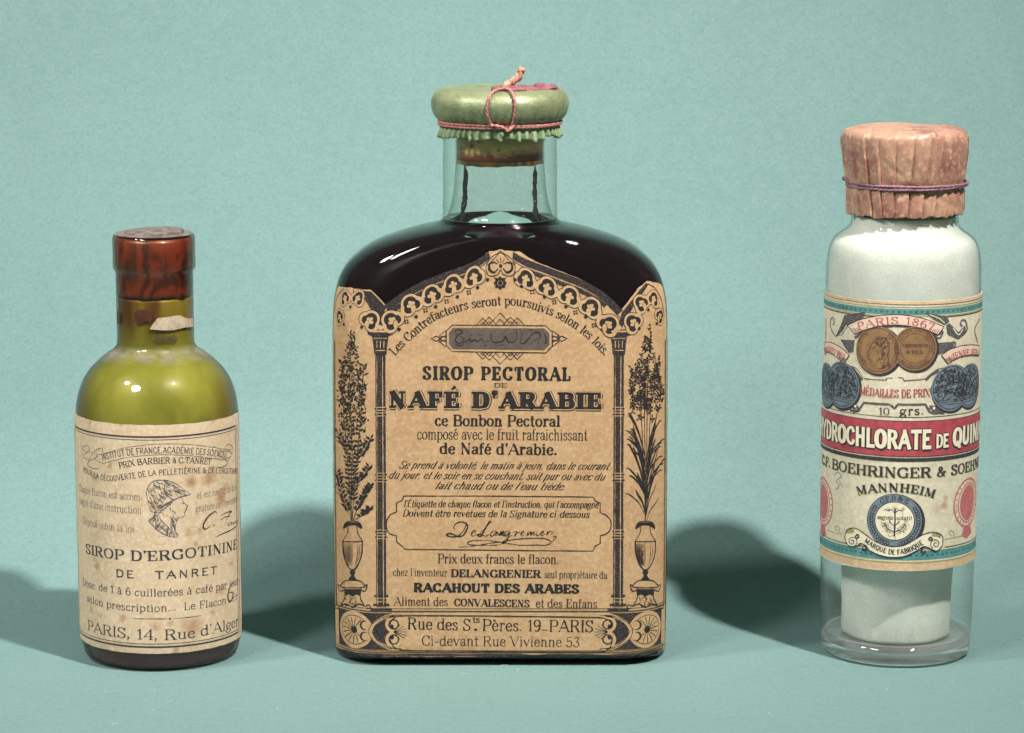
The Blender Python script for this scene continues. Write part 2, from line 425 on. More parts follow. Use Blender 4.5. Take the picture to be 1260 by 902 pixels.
    def band(s, u0, u1, v0, v1, layer=None):
        """horizontal stripe; v0, v1 numbers or functions of u"""
        n = int(abs(u1 - u0) / 5) + 2; U = np.linspace(u0, u1, n)
        f0 = v0(U) if callable(v0) else np.full(n, v0); f1 = v1(U) if callable(v1) else np.full(n, v1)
        V = np.vstack([np.stack([U, f0], -1), np.stack([U, f1], -1)])
        s._add(V, [(i, i + 1, n + i + 1, n + i) for i in range(n - 1)], layer)
    def text(s, txt, px, h, st, grow=0.0, uv=False, shift=(0, 0), layer=None, fit=True, flip=1):
        """letters of cap height h along the curve through px; stretched to fill it"""
        P = np.asarray(px, float) if uv else s.surf.inv(px)
        if len(P) > 2: P = catmull(P, 10)
        P = P + np.array(shift)
        seg = np.linalg.norm(np.diff(P, axis=0), axis=1); L = np.concatenate([[0], np.cumsum(seg)])
        T = np.gradient(P, axis=0) if len(P) > 2 else np.vstack([P[1] - P[0]] * 2)
        T = T / (np.linalg.norm(T, axis=1)[:, None] + 1e-9)
        gl = []; x = 0
        for ch in txt:
            rb, adv = glyph_ribbons(ch, st); gl.append((x, rb)); x += adv
        sx = (L[-1] / x) if fit else h
        for x0, rb in gl:
            for C, hw in rb:
                X = (C[:, 0] + x0) * sx; Yy = C[:, 1] * h
                # ribbon widths: keep them in cap-height units, narrower when the line is condensed
                sq = min(1.15, max(.6, (sx / h) ** .6))
                lx = np.interp(X, L, P[:, 0]); ly = np.interp(X, L, P[:, 1])
                tx = np.interp(X, L, T[:, 0]); ty = np.interp(X, L, T[:, 1]); nn = np.hypot(tx, ty); tx /= nn; ty /= nn
                over = X - np.clip(X, 0, L[-1])
                Q = np.stack([lx + tx * over - ty * Yy, ly + ty * over + tx * Yy], -1)
                hor = np.abs(C[-1, 1] - C[0, 1]) < .02
                s.ribbon(Q, hw * h * (1 if hor else sq) + grow, False, st.rough * h if not grow else 0, layer)
        return sx
    def build(s, name, mat, parent, label=None):
        if not s.F: return None
        UV = np.vstack(s.V); off = np.concatenate(s.O)
        P = s.surf.pt(UV, off)
        return mesh_obj(name, P, s.F, mat, parent, True, UV / 100, label)
def paper(name, surf, u0, u1, top, bot, mat, parent, nu=150, nv=40, edge=.35, label=None):
    """a pasted label: columns between bot(u) and top(u), with worn edges and a real thickness"""
    U = np.linspace(u0, u1, nu); V = []
    tj = np.array([noise.noise(Vector((u * .09, 1.7, 0))) * 1.6 + noise.noise(Vector((u * .5, 5.7, 0))) for u in U]) * edge
    bj = np.array([noise.noise(Vector((u * .09, 9.7, 0))) * 1.6 + noise.noise(Vector((u * .5, 15.7, 0))) for u in U]) * edge
    T = top(U) + tj; B = bot(U) + bj
    f = np.linspace(0, 1, nv)
    UV = np.stack([np.repeat(U[None], nv, 0), B[None] + (T - B)[None] * f[:, None]], -1).reshape(-1, 2)
    off = np.full(len(UV), 1.0)
    P = surf.pt(UV, off)
    F = grid_faces(nv, nu, False)
    bd = list(range(nu)) + [i * nu + nu - 1 for i in range(1, nv)] + list(range((nv - 1) * nu + nu - 2, (nv - 1) * nu - 1, -1)) + [i * nu for i in range(nv - 2, 0, -1)]
    Q = surf.pt(UV[bd], .05); b = len(P); m = len(bd)
    P = np.vstack([P, Q]); UVa = np.vstack([UV, UV[bd]])
    F += [(bd[i], b + i, b + (i + 1) % m, bd[(i + 1) % m]) for i in range(m)]
    o = mesh_obj(name, P, F, mat, parent, True, UVa / 100, label)
    o.data.set_sharp_from_angle(angle=R_(50))
    return o
# ---------------------------------------------------------------- materials of the scene
def backdrop_material():
    m, nt, out = new_mat("teal_paper"); b = NB(nt); co = b.coord()
    f = b.noise(co, 26, 3, .6); g = b.noise(co, 900, 2, .6); h = b.noise(b.mapping(co, (1, 1.6, 1)), 260, 2, .6); g2 = b.noise(b.mapping(co, (1, 1, .4)), 2400, 1, .5)
    c = b.mix(b.ramp(f, .25, .75), (0.133, 0.223, 0.217), (0.144, 0.238, 0.232))
    c = b.mix(b.math('MULTIPLY', b.ramp(h, .35, .68), .6), c, (0.151, 0.245, 0.239))
    c = b.mix(b.math('MULTIPLY', b.ramp(g, .40, .72), .38), c, (0.093, 0.183, 0.171))
    c = b.mix(b.math('MULTIPLY', b.ramp(g2, .60, .76), .4), c, (0.228, 0.312, 0.300))
    nrm = b.bump(b.math('ADD', g, b.math('MULTIPLY', h, .8)), .6, .00006)
    nt.links.new(b.pbr(c, .85, nrm, Specular_IOR_Level=.25), out.inputs[0]); return m
def paper_material(name, base, dark, light, stains=(), fibre=.5, wear=.3, stain_col=(.30, .12, .045)):
    m, nt, out = new_mat(name); b = NB(nt); uv = b.coord('UV')
    n1 = b.noise(uv, 2.2, 4, .6); n2 = b.noise(uv, 16, 4, .65); n3 = b.noise(b.mapping(uv, (1, .35, 1), (0, 0, .5)), 60, 2, .6, 1.5)
    c = b.mix(b.ramp(n1, .3, .7), base, dark)
    c = b.mix(b.math('MULTIPLY', b.ramp(n2, .42, .7), .7), c, light)
    c = b.mix(b.math('MULTIPLY', b.ramp(n3, .56, .72), fibre), c, tuple(x * .62 for x in dark))
    n4 = b.noise(uv, 38, 2, .5)
    c = b.mix(b.math('MULTIPLY', b.ramp(n4, .62, .75), wear), c, tuple(min(1, x * 1.35) for x in light))
    if stains:
        sep = b.n('ShaderNodeSeparateXYZ'); nt.links.new(uv, sep.inputs[0])
        wob = b.math('MULTIPLY', b.math('SUBTRACT', b.noise(uv, 14, 3, .6), .5), .12)
        tot = None
        for (u, v, r, k) in stains:
            dx = b.math('SUBTRACT', sep.outputs[0], u / 100); dy = b.math('SUBTRACT', sep.outputs[1], v / 100)
            d = b.math('SQRT', b.math('ADD', b.math('MULTIPLY', dx, dx), b.math('MULTIPLY', dy, dy)))
            d = b.math('ADD', d, wob)
            a = b.ramp(d, r / 100 * 1.25, 0.0, 0, k)
            tot = a if tot is None else b.math('MAXIMUM', tot, a)
        c = b.mix(tot, c, stain_col)
    nrm = b.bump(b.math('ADD', b.math('ADD', n2, b.math('MULTIPLY', n4, .5)), b.math('MULTIPLY', b.noise(uv, 4.5, 2, .5, 1.2), 3.0)), .4, .00008)
    nt.links.new(b.pbr(c, .62, nrm, Specular_IOR_Level=.3), out.inputs[0]); return m
def ink_material(name, col, wear=.12, scale=90, light=None, fade=0.0):
    """printing ink: the paper shows through where the ink is worn"""
    m, nt, out = new_mat(name); b = NB(nt); uv = b.coord('UV')
    n = b.noise(uv, scale, 2, .6); n2 = b.noise(uv, 9, 3, .6)
    c = b.mix(b.ramp(n2, .3, .7), col, tuple(min(1, x * 1.35 + .006) for x in col))
    f = b.math('ADD', b.math('MULTIPLY', b.ramp(n, .50, .74), min(1, wear * 3.0)), fade, True)
    t = b.n('ShaderNodeBsdfTransparent'); mx = b.n('ShaderNodeMixShader'); b.put(mx.inputs[0], f)
    nt.links.new(b.pbr(c, .5, None, Specular_IOR_Level=.35), mx.inputs[1]); nt.links.new(t.outputs[0], mx.inputs[2])
    nt.links.new(mx.outputs[0], out.inputs[0]); return m
def glass_material(name, tint=(.93, .98, .95), rough=0.0, ior=1.5, density=0.0, absorb=(.5, .7, .6), milky=0.0):
    m, nt, out = new_mat(name); b = NB(nt)
    g = b.n('ShaderNodeBsdfGlass'); b.put(g.inputs['Color'], tint); g.inputs['Roughness'].default_value = rough; g.inputs['IOR'].default_value = ior
    h = b.noise(b.coord(), 55, 2, .5); b.put(g.inputs['Normal'], b.bump(h, .12, .0006))
    last = g.outputs[0]
    if milky:
        d = b.n('ShaderNodeBsdfDiffuse'); d.inputs[0].default_value = (.74, .74, .73, 1); mx = b.n('ShaderNodeMixShader'); b.put(mx.inputs[0], b.ramp(b.noise(b.coord(), 70, 3, .6), .3, .7, milky * .6, milky))
        nt.links.new(last, mx.inputs[1]); nt.links.new(d.outputs[0], mx.inputs[2]); last = mx.outputs[0]
    nt.links.new(last, out.inputs[0])
    if density:
        a = b.n('ShaderNodeVolumeAbsorption'); b.put(a.inputs[0], absorb); a.inputs[1].default_value = density
        nt.links.new(a.outputs[0], out.inputs['Volume'])
    return m
def shell_material(name, face, edge, power=2.2, dust=.0, rough=.03, haze=.0, f0=.045):
    """thin clear wall: mirror by Fresnel over a clear pane that takes more colour where it is crossed slantwise"""
    m, nt, out = new_mat(name); b = NB(nt); co = b.coord()
    lw = b.n('ShaderNodeLayerWeight'); lw.inputs[0].default_value = .5
    f = b.math('POWER', lw.outputs['Facing'], power, True)
    t = b.n('ShaderNodeBsdfTransparent'); b.put(t.inputs[0], b.mix(f, face, edge))
    nrm = b.bump(b.noise(co, 60, 2, .5), .10, .0006)
    g = b.n('ShaderNodeBsdfGlossy'); g.inputs['Roughness'].default_value = rough; b.put(g.inputs['Normal'], nrm)
    fr = b.math('ADD', b.math('MULTIPLY', b.math('POWER', lw.outputs['Facing'], 5.0, True), .9), f0)
    mx = b.n('ShaderNodeMixShader'); b.put(mx.inputs[0], fr); nt.links.new(t.outputs[0], mx.inputs[1]); nt.links.new(g.outputs[0], mx.inputs[2])
    last = mx.outputs[0]
    if dust:
        d = b.n('ShaderNodeBsdfDiffuse'); d.inputs[0].default_value = (.52, .50, .49, 1)
        m2 = b.n('ShaderNodeMixShader'); b.put(m2.inputs[0], b.math('ADD', b.math('MULTIPLY', b.ramp(b.noise(co, 1500, 2, .6), .60, .78), dust), b.math('MULTIPLY', b.ramp(b.noise(co, 90, 4, .6), .30, .75, .4, 1.0), dust * .15 + haze)))
        nt.links.new(last, m2.inputs[1]); nt.links.new(d.outputs[0], m2.inputs[2]); last = m2.outputs[0]
    nt.links.new(last, out.inputs[0]); return m
def simple(name, c1, c2, scale=120, rough=.6, detail=4, lo=.35, hi=.65, bump=.3, bd=.0001, coord='Object', mp=(1, 1, 1), c3=None, s3=900, k3=.5, **k):
    m, nt, out = new_mat(name); b = NB(nt); co = b.mapping(b.coord(coord), mp)
    n = b.noise(co, scale, detail, .62, .3)
    c = b.mix(b.ramp(n, lo, hi), c1, c2); h = n
    if c3 is not None:
        n3 = b.noise(co, s3, 2, .6); c = b.mix(b.math('MULTIPLY', b.ramp(n3, .5, .72), k3), c, c3); h = b.math('ADD', n, b.math('MULTIPLY', n3, .5))
    nt.links.new(b.pbr(c, rough, b.bump(h, bump, bd), **k), out.inputs[0]); return m

# ---------------------------------------------------------------- backdrop: one sheet of teal paper, floor rolling up into the wall
D0, RS, TILT = 130.0, 450.0, math.radians(62)
def backdrop():
    pr = [(-1700, 0)] + [(y, 0) for y in np.linspace(-1200, D0, 10)]
    pr += [(D0 + RS * math.sin(a), RS - RS * math.cos(a)) for a in np.linspace(0, TILT, 40)[1:]]
    y, z = pr[-1]
    for k in range(1, 12): pr.append((y + k * 200 * math.cos(TILT), z + k * 200 * math.sin(TILT)))
    X = np.linspace(-2600, 2600, 60); V = [(x, p[0], p[1]) for p in pr for x in X]
    return mesh_obj("backdrop", V, grid_faces(len(pr), len(X), False), backdrop_material())
bd_ = backdrop(); bd_['kind'] = 'structure'

def blend_curve(xs, ys):
    xs = np.asarray(xs, float); ys = np.asarray(ys, float); i = np.argsort(xs); xs, ys = xs[i], ys[i]
    return lambda q: np.interp(q, xs, ys)

# ================================================================= BOTTLE 1: small brown bottle
Y1 = -8.0
X1 = xat(194.5, 250, Y1)
b1 = empty("syrup_bottle", (X1, Y1, 0), "small round bottle of olive green syrup with red brown cork and stained cream label", "bottle", None)
def prof1():
    pts = []
    for py, hw in [(815, 97.5), (800, 98.5), (770, 98.8), (700, 99.2), (620, 99.6), (540, 100), (515, 100), (500, 99.2), (486, 97), (470, 92), (456, 84), (444, 73), (435, 62), (429, 53), (424, 48.6), (418, 47.3), (400, 47.2), (360, 47.4), (334, 47.6)]:
        pts.append(zR(py, hw, Y1))
    return pts
P1 = prof1()
zb = P1[0][1]
base1 = [(60, 0.0), (84, 0.4), (91, 2.2), (94.6, 6), (96.2, 11)]
outer1 = smooth_profile([(r, z) for r, z in base1] + [(r, z) for r, z in P1 if z > 16], 5)
zl0 = zR(331, 49, Y1)[1]; zl1 = zR(287, 49, Y1)[1]
lip1 = smooth_profile([(48.2, zl0 - 1), (49.6, zl0 + 1.5), (50.3, zl0 + 5), (50.2, zl0 + 20), (50.2, zl1 - 8), (49.2, zl1 - 2.5), (46.5, zl1 + .2), (43, zl1 + .6)], 4)
full1 = outer1 + lip1
def inset(pr, t):
    P = np.array(pr); T = np.gradient(P, axis=0); T /= np.linalg.norm(T, axis=1)[:, None] + 1e-9
    N = np.stack([T[:, 1], -T[:, 0]], -1); Q = P - N * t; Q[:, 0] = np.maximum(Q[:, 0], .5); return Q
V, F = lathe(full1, (X1, Y1), 128, True, False)
mesh_obj("glass_body", V, F, shell_material("olive_glass", (.95, .92, .78), (.10, .05, .02), 2.0, .05), b1)
# contents: dark sediment at the foot, olive syrup above, brown cork in the throat
def olive_material():
    m, nt, out = new_mat("olive_syrup"); b = NB(nt); co = b.coord()
    sep = b.n('ShaderNodeSeparateXYZ'); nt.links.new(co, sep.inputs[0])
    n = b.noise(b.mapping(co, (1, 1, .5)), 70, 3, .6, .5); n2 = b.noise(b.mapping(co, (1, 1, .12)), 150, 2, .5)
    c = b.mix(b.ramp(n, .38, .66), (.175, .185, .026), (.275, .28, .05))
    z1 = 330 * S
    up = b.ramp(sep.outputs[2], z1 + 52 * S, z1 + 100 * S)
    c = b.mix(up, c, b.mix(b.ramp(n2, .42, .62), (.27, .20, .03), (.12, .055, .015)))
    # brown run of dried syrup down the left inside of the neck and shoulder
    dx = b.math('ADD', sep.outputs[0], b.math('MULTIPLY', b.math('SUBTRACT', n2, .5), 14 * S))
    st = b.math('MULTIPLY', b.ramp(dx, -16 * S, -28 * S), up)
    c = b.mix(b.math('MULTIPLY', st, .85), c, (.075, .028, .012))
    edge = b.ramp(b.math('ABSOLUTE', dx), 66 * S, 98 * S)  # edge shading put into the syrup's colour, browner towards both sides
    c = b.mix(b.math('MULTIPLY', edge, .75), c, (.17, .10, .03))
    nt.links.new(b.pbr(c, .35, None, Specular_IOR_Level=.2, Subsurface_Weight=.25, Subsurface_Scale=.004, Subsurface_Radius=(1, .9, .2)), out.inputs[0]); return m
zsed = 55.0
zc0 = zR(364, 47, Y1)[1]
I1 = [tuple(p) for p in inset(full1, 2.4)]
low = [(r, z) for r, z in I1 if z < zsed]; mid = [(r, z) for r, z in I1 if zsed <= z < zc0]
V, F = lathe([(1, 2.6)] + low + [(low[-1][0], zsed), (1, zsed)], (X1, Y1), 96, False, False)
mesh_obj("dark_sediment", V, F, simple("dark_sediment", (.075, .014, .050), (.10, .022, .065), 60, .3, bump=0), b1)
V, F = lathe([(1, zsed + .3), (mid[0][0], zsed + .3)] + mid + [(mid[-1][0], zc0), (1, zc0)], (X1, Y1), 96, False, False)
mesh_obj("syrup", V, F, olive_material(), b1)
def cork1_material():
    m, nt, out = new_mat("soaked_cork"); b = NB(nt); co = b.coord()
    wv = b.n('ShaderNodeTexWave', wave_type='BANDS', bands_direction='Z'); b.put(wv.inputs[0], b.mapping(co, (1.3, 1.3, .8), (.9, .7, 0)))
    wv.inputs['Scale'].default_value = 60; wv.inputs['Distortion'].default_value = 14; wv.inputs['Detail'].default_value = 3; wv.inputs['Detail Scale'].default_value = 1.4
    n = b.noise(b.mapping(co, (1, 1, .35)), 260, 4, .65); n2 = b.noise(b.mapping(co, (1, 1, .5)), 90, 2, .5)
    c = b.mix(b.ramp(wv.outputs['Fac'], .1, .9), (.055, .005, .003), (.17, .018, .006))
    c = b.mix(b.ramp(n, .52, .72), c, (.035, .006, .006)); c = b.mix(b.math('MULTIPLY', b.ramp(n2, .5, .7), .6), c, (.24, .045, .012))
    nt.links.new(b.pbr(c, .4, b.bump(n, .4, .0002), Coat_Weight=.2), out.inputs[0]); return m
def ragged(r, z, a, i):
    return (r, z + (0 if i > 1 else 5.0 * noise.noise(Vector((math.cos(a) * 2, math.sin(a) * 2, 3))) + 2.5 * noise.noise(Vector((math.cos(a) * 7, math.sin(a) * 7, 3)))))
V, F = lathe([(1, zc0), (45.0, zc0), (45.4, zc0 + 8), (45.4, zl0 - 4)] + [(46.4, zl0 + 2), (47.6, zl0 + 6), (47.8, zl1 - 8), (45, zl1 - 3), (41, zl1 - 2.4)], (X1, Y1), 96, False, True, ragged)
mesh_obj("cork", V, F, cork1_material(), b1)
# the cork's dusty flat head, a little torn, and the dusty rim it sits in
def wob_top(r, z, a, i): return (r * (1 + .06 * noise.noise(Vector((math.cos(a) * 1.6, math.sin(a) * 1.6, 7)))) , z + (1.4 * math.cos(a - .3) if i > 0 else 0) + .8 * noise.noise(Vector((math.cos(a) * 5, math.sin(a) * 5, i))))
V, F = lathe([(37, zl1 - 3), (36.5, zl1 + 1.8), (35.5, zl1 + 3.6), (30, zl1 + 4.2), (12, zl1 + 4.6)], (X1, Y1), 72, False, True, wob_top)
mesh_obj("cork_head", V, F, simple("dusty_cork", (.085, .065, .058), (.17, .145, .135), 500, .9, bump=.8, bd=.0003, c3=(.05, .03, .025)), b1)
V, F = lathe([(47.5, zl1 - .2), (45.6, zl1 + 1.0), (42, zl1 + 1.4), (36, zl1 + 1.3)], (X1, Y1), 96, False, False)
mesh_obj("dusty_rim", V, F, simple("dusty_glass_rim", (.10, .05, .045), (.20, .15, .145), 400, .5, c3=(.09, .03, .02), Coat_Weight=.5), b1)
R1L = zR(660, 99.8, Y1)[0] + .2
def F1(u, v):
    a = u / R1L
    # follow the glass: interpolate radius of the profile
    r = np.interp(v, P1z, P1r)
    return np.stack([X1 + r * np.sin(a), Y1 - r * np.cos(a), v + 0 * u], -1)
zz = np.array([p[1] for p in full1]); rr = np.array([p[0] for p in full1]); _o = np.argsort(zz, kind='stable'); P1z, P1r = zz[_o], rr[_o]
def guess1(PX):
    x = (PX[:, 0] - 194.5) / 99; u = R1L * np.arcsin(np.clip(x, -.97, .97))
    z = np.array([zR(p, 1, Y1 - R1L * .8)[1] for p in PX[:, 1]]); return np.stack([u, z], -1)
S1 = Surf(F1, guess1, R1L * R_(82))
def through(surf, px):
    q = surf.inv(px); q = catmull(q, 10); i = np.argsort(q[:, 0]); return lambda u: np.interp(u, q[i, 0], q[i, 1])
def edge_fn(surf, px, ext=200):
    """straight-ish label edge through three photo points, carried on round the bottle"""
    q = surf.inv(px); c = np.polyfit(q[:, 0], q[:, 1], min(len(q) - 1, 1)); return lambda u: np.polyval(c, u)
top1 = edge_fn(S1, [(110, 516.5), (196, 523), (283, 512)]); bot1 = edge_fn(S1, [(112, 793), (196, 804.5), (280, 791)])

def blob_small(c, r, n=8, m=5):
    V = [(c[0] + r * math.sin(math.pi * i / m) * math.cos(2 * math.pi * j / n), c[1] + r * math.sin(math.pi * i / m) * math.sin(2 * math.pi * j / n), c[2] + r * 1.3 * math.cos(math.pi * i / m)) for i in range(m + 1) for j in range(n)]
    return V, grid_faces(m + 1, n, True, True)
# ================================================================= BOTTLE 2: large flask
Y2 = 0.0; X2 = xat(615.5, 200, 0)
b2 = empty("syrup_flask", (X2, Y2, 0), "large flat flask of black purple syrup with ornate tan label and green cap", "bottle")
sil2 = [(818, 186), (812, 196), (803, 201), (790, 202.5), (700, 203.8), (600, 204.6), (500, 205.2), (420, 205.4), (385, 205), (365, 203.5), (345, 199.5), (330, 193), (318, 184), (306, 170), (297, 155), (289, 136), (283, 117), (278, 98), (275, 84), (272.5, 76), (269.5, 71.5)]
p2 = []
for py, hw in sil2:
    r, z = zR(py, hw, 0); p2.append((r, z))
p2[0] = (184, 0.6)
p2 = [(176, 0.0)] + p2
W2 = np.array([p[0] for p in p2]); Z2 = np.array([p[1] for p in p2])
for i in range(1, len(Z2)): Z2[i] = max(Z2[i], Z2[i - 1] + .6)
Dp = 75.0; RC = 60.0
znk = Z2[-1]; zsh = zR(330, 1, 0)[1]
def sec2(z, t=0.0):
    """half width, half depth, corner radius at height z, inset by t"""
    w_ = np.interp(z, Z2, W2)
    d_ = np.interp(z, [0, 1, 5, 14, zsh, znk - 12, znk], [Dp - 22, Dp - 18, Dp - 8, Dp, Dp, Dp - 1.5, 71.5])
    c_ = np.interp(z, [0, zsh, znk], [RC, RC, 71.0])
    c_ = np.minimum(c_, np.minimum(w_, d_))
    return w_ - t, d_ - t, np.maximum(c_ - t, 2)
NC, NS = 14, 12
def ring2(z, t=0.0):
    w_, d_, c_ = sec2(z, t); P = []
    for (sx, sy, a0) in ((1, -1, -90), (1, 1, 0), (-1, 1, 90), (-1, -1, 180)):
        for k in range(NC + 1):
            a = R_(a0 + 90 * k / NC); P.append((sx * (w_ - c_) + c_ * math.cos(a), sy * (d_ - c_) + c_ * math.sin(a), z))
        x1, y1 = {(1, -1): (1, 1), (1, 1): (-1, 1), (-1, 1): (-1, -1), (-1, -1): (1, -1)}[(sx, sy)]
        q0 = P[-1]; q1 = {(1, -1): (w_, d_ - c_, z), (1, 1): (-(w_ - c_), d_, z), (-1, 1): (-w_, -(d_ - c_), z), (-1, -1): ((w_ - c_), -d_, z)}[(sx, sy)]
        n = 2 if (sx, sy) in ((1, -1), (-1, 1)) else NS
        for k in range(1, n): P.append(tuple(q0[i] + (q1[i] - q0[i]) * k / n for i in range(3)))
    return np.array(P) + [X2, Y2, 0]
def dense(zs, n):
    return np.interp(np.linspace(0, len(zs) - 1, n), range(len(zs)), zs)
zc = catmull(np.stack([W2, Z2], -1), 4); W2, Z2 = zc[:, 0], np.maximum.accumulate(zc[:, 1] + np.arange(len(zc)) * 1e-3)
rings = [ring2(z) for z in Z2]; nR = len(rings[0])
# neck above the shoulder, outside then the bore inside: all one piece of glass
zt = zR(150, 70, 0)[1]; zkc = zR(200, 50, 0)[1]
def circ(r, z):
    # same vertex count and angles as the body rings
    q = ring2(znk) - [X2, Y2, 0]; a = np.arctan2(q[:, 1], q[:, 0]); return np.stack([X2 + r * np.cos(a), Y2 + r * np.sin(a), np.full(len(a), z)], -1)
neck = [circ(70.8, znk + 1), circ(69.5, znk + 2.2), circ(66.8, znk + 2.2), circ(63, znk - 3), circ(62, znk - 10)]
def ring_in(z, t, tz):
    return ring2(z, t) * [1, 1, 0] + [0, 0, z - tz]
inner = [ring_in(z, 15, 12) for z in Z2[::-1] if 22 < z < znk - 6 and np.interp(z, Z2, W2) > 80]
allr = rings + neck + inner
V = np.vstack(allr); F = grid_faces(len(allr), nR); F.append(tuple(range(nR))[::-1]); F.append(tuple(range((len(allr) - 1) * nR, len(allr) * nR)))
mesh_obj("glass_body", V, F, glass_material("pale_green_glass", (.93, .985, .945), density=5, absorb=(.55, .80, .66)), b2)
core = [ring_in(z, np.interp(z, [8, 40], [4.5, 12.5]), np.interp(z, [8, 60], [3.5, 9.5])) for z in Z2 if z > 5.5 and np.interp(z, Z2, W2) > 84]
core = [core[0] * [.97, .9, 1] + [X2 * .03, 0, -.8]] + core
V = np.vstack(core); F = grid_faces(len(core), nR); F.append(tuple(range(nR))[::-1]); F.append(tuple(range((len(core) - 1) * nR, len(core) * nR)))
mesh_obj("syrup", V, F, simple("black_purple_syrup", (.011, .002, .008), (.016, .003, .010), 60, .3, Specular_IOR_Level=.15, bump=0), b2)
# cork
zk0 = zR(198, 50, 0)[1]
def cork2_material():
    m, nt, out = new_mat("stained_cork"); b = NB(nt); co = b.coord()
    sep = b.n('ShaderNodeSeparateXYZ'); nt.links.new(co, sep.inputs[0])
    n = b.noise(co, 350, 4, .7); g = b.noise(b.mapping(co, (1, 1, 7)), 500, 2, .5)
    c = b.mix(b.ramp(g, .35, .7), (.90, .66, .30), (.72, .46, .18)); c = b.mix(b.ramp(n, .6, .72), c, (.14, .05, .02))
    h = b.math('ADD', sep.outputs[2], b.math('MULTIPLY', b.math('SUBTRACT', n, .5), 22 * S))
    c = b.mix(b.ramp(h, (zk0 + 20) * S, (zk0 + 8) * S), c, (.14, .026, .008)); c = b.mix(b.ramp(h, (zk0 + 5) * S, (zk0) * S), c, (.02, .004, .004))
    nt.links.new(b.pbr(c, .7, b.bump(n, .4, .0002)), out.inputs[0]); return m
V, F = lathe([(30, zk0 - 1), (48, zk0 + .5), (51.6, zk0 + 2.5), (52.6, zk0 + 8), (53.2, zt + 1)], (X2, Y2), 96, True, True)
mesh_obj("cork", V, F, cork2_material(), b2)
neck_wall = [(70.4, znk + 2.2), (69.9, znk + 8), (69.4, znk + 34), (69.2, zt - 20), (69.4, zt), (67, zt + 2), (56, zt + 2), (54.0, zt), (54.0, zk0 + 4), (54.2, zk0 - 4), (55, zk0 - 16), (57, zk0 - 38), (60, znk + 18), (64, znk + 6), (66.5, znk + 2.2)]
neck_wall = neck_wall[:7] + smooth_profile(neck_wall[7:], 4)
V, F = lathe(neck_wall, (X2, Y2), 128, False, False)
mesh_obj("neck", V, F, shell_material("neck_glass", (.998, 1.0, .99), (.42, .55, .42), 3.0, .04, .05, .0, .06), b2)
def streak(side, seed, z0, z1, wd):  # ragged strip on the bore, shaped like the dark reflection at its edge
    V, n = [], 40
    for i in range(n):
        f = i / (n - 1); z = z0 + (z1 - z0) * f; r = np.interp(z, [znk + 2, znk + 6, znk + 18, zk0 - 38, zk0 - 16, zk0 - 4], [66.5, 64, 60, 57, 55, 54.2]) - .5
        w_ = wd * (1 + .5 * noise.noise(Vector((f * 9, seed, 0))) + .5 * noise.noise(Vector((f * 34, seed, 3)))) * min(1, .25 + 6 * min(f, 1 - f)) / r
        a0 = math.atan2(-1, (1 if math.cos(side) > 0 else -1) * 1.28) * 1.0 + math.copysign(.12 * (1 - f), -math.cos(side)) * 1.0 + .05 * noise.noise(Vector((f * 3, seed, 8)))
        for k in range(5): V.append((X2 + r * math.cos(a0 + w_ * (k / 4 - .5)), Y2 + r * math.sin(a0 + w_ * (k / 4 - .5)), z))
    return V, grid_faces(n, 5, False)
rb = random.Random(4)
V, F = join([blob_small((X2 + math.cos(a) * r, Y2 + math.sin(a) * r, z), rb.uniform(.35, .8)) for a, r, z in [(R_(rb.uniform(-165, -15)), rb.uniform(58, 67), rb.uniform(znk + 8, zk0 - 4)) for _ in range(15)]])
sd_ = mesh_obj("glass_seeds", V, F, simple("bubble_glint", (.5, .6, .55), (.35, .45, .4), 900, .15, bump=0), b2); sd_['kind'] = 'stuff'
V, F = lathe([(53.9, zk0 - 2.2), (54.0, zk0), (53.4, zk0 + 3)], (X2, Y2), 96, False, False, lambda r, z, a, i: (r, z + (2.2 * noise.noise(Vector((math.cos(a) * 3, math.sin(a) * 3, 1))) - .4 if i == 0 else 0)))
mesh_obj("amber_rim", V, F, simple("dried_amber", (.16, .085, .012), (.05, .02, .006), 200, .3, Coat_Weight=.5), b2)
reflection_dark = simple("dark_reflection", (.004, .003, .004), (.012, .010, .014), 700, .3, c3=(.08, .08, .10), s3=2600, k3=.4)  # near-black colour standing in for the bore's dark edge reflections
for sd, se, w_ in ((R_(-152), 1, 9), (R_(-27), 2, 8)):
    V, F = streak(sd, se, znk + 3, zk0 - 3, w_); mesh_obj("reflection_streak", V, F, reflection_dark, b2, label="dark strip standing in for a reflection inside the neck")
# cap: green painted skin drawn over the lip and gathered under a string
zw = zR(127, 84, 0)[1]; ztie = zR(151, 73, 0)[1]
green = simple("green_gilt_skin", (.155, .195, .10), (.245, .265, .145), 260, .47, c3=(.40, .38, .21), s3=1800, k3=.6, Metallic=.35, bump=.25, bd=.0001, Specular_IOR_Level=.5)
capp = smooth_profile([(71, ztie - 1), (72, ztie + 3), (75, zw - 19), (79.8, zw - 13.5), (82.8, zw - 6.5), (83.8, zw + 1), (82, zw + 8.5), (77, zw + 15), (68.5, zw + 18.6), (58, zw + 18.6), (40, zw + 17.2), (15, zw + 17)], 5)
def cap_w(r, z, a, i):
    k = max(0, min(1, (zw - 6 - z) / 14)); return (r + k * 1.0 * math.sin(a * 46 + 2 * math.sin(a * 5)) + .5 * noise.noise(Vector((math.cos(a) * 2, math.sin(a) * 2, z * .05))), z + .7 * noise.noise(Vector((math.cos(a) * 1.5 * r / 80, math.sin(a) * 1.5 * r / 80, 9))))
V, F = lathe(capp, (X2, Y2), 320, False, True, cap_w)
cap2 = mesh_obj("cap", V, F, green, b2)
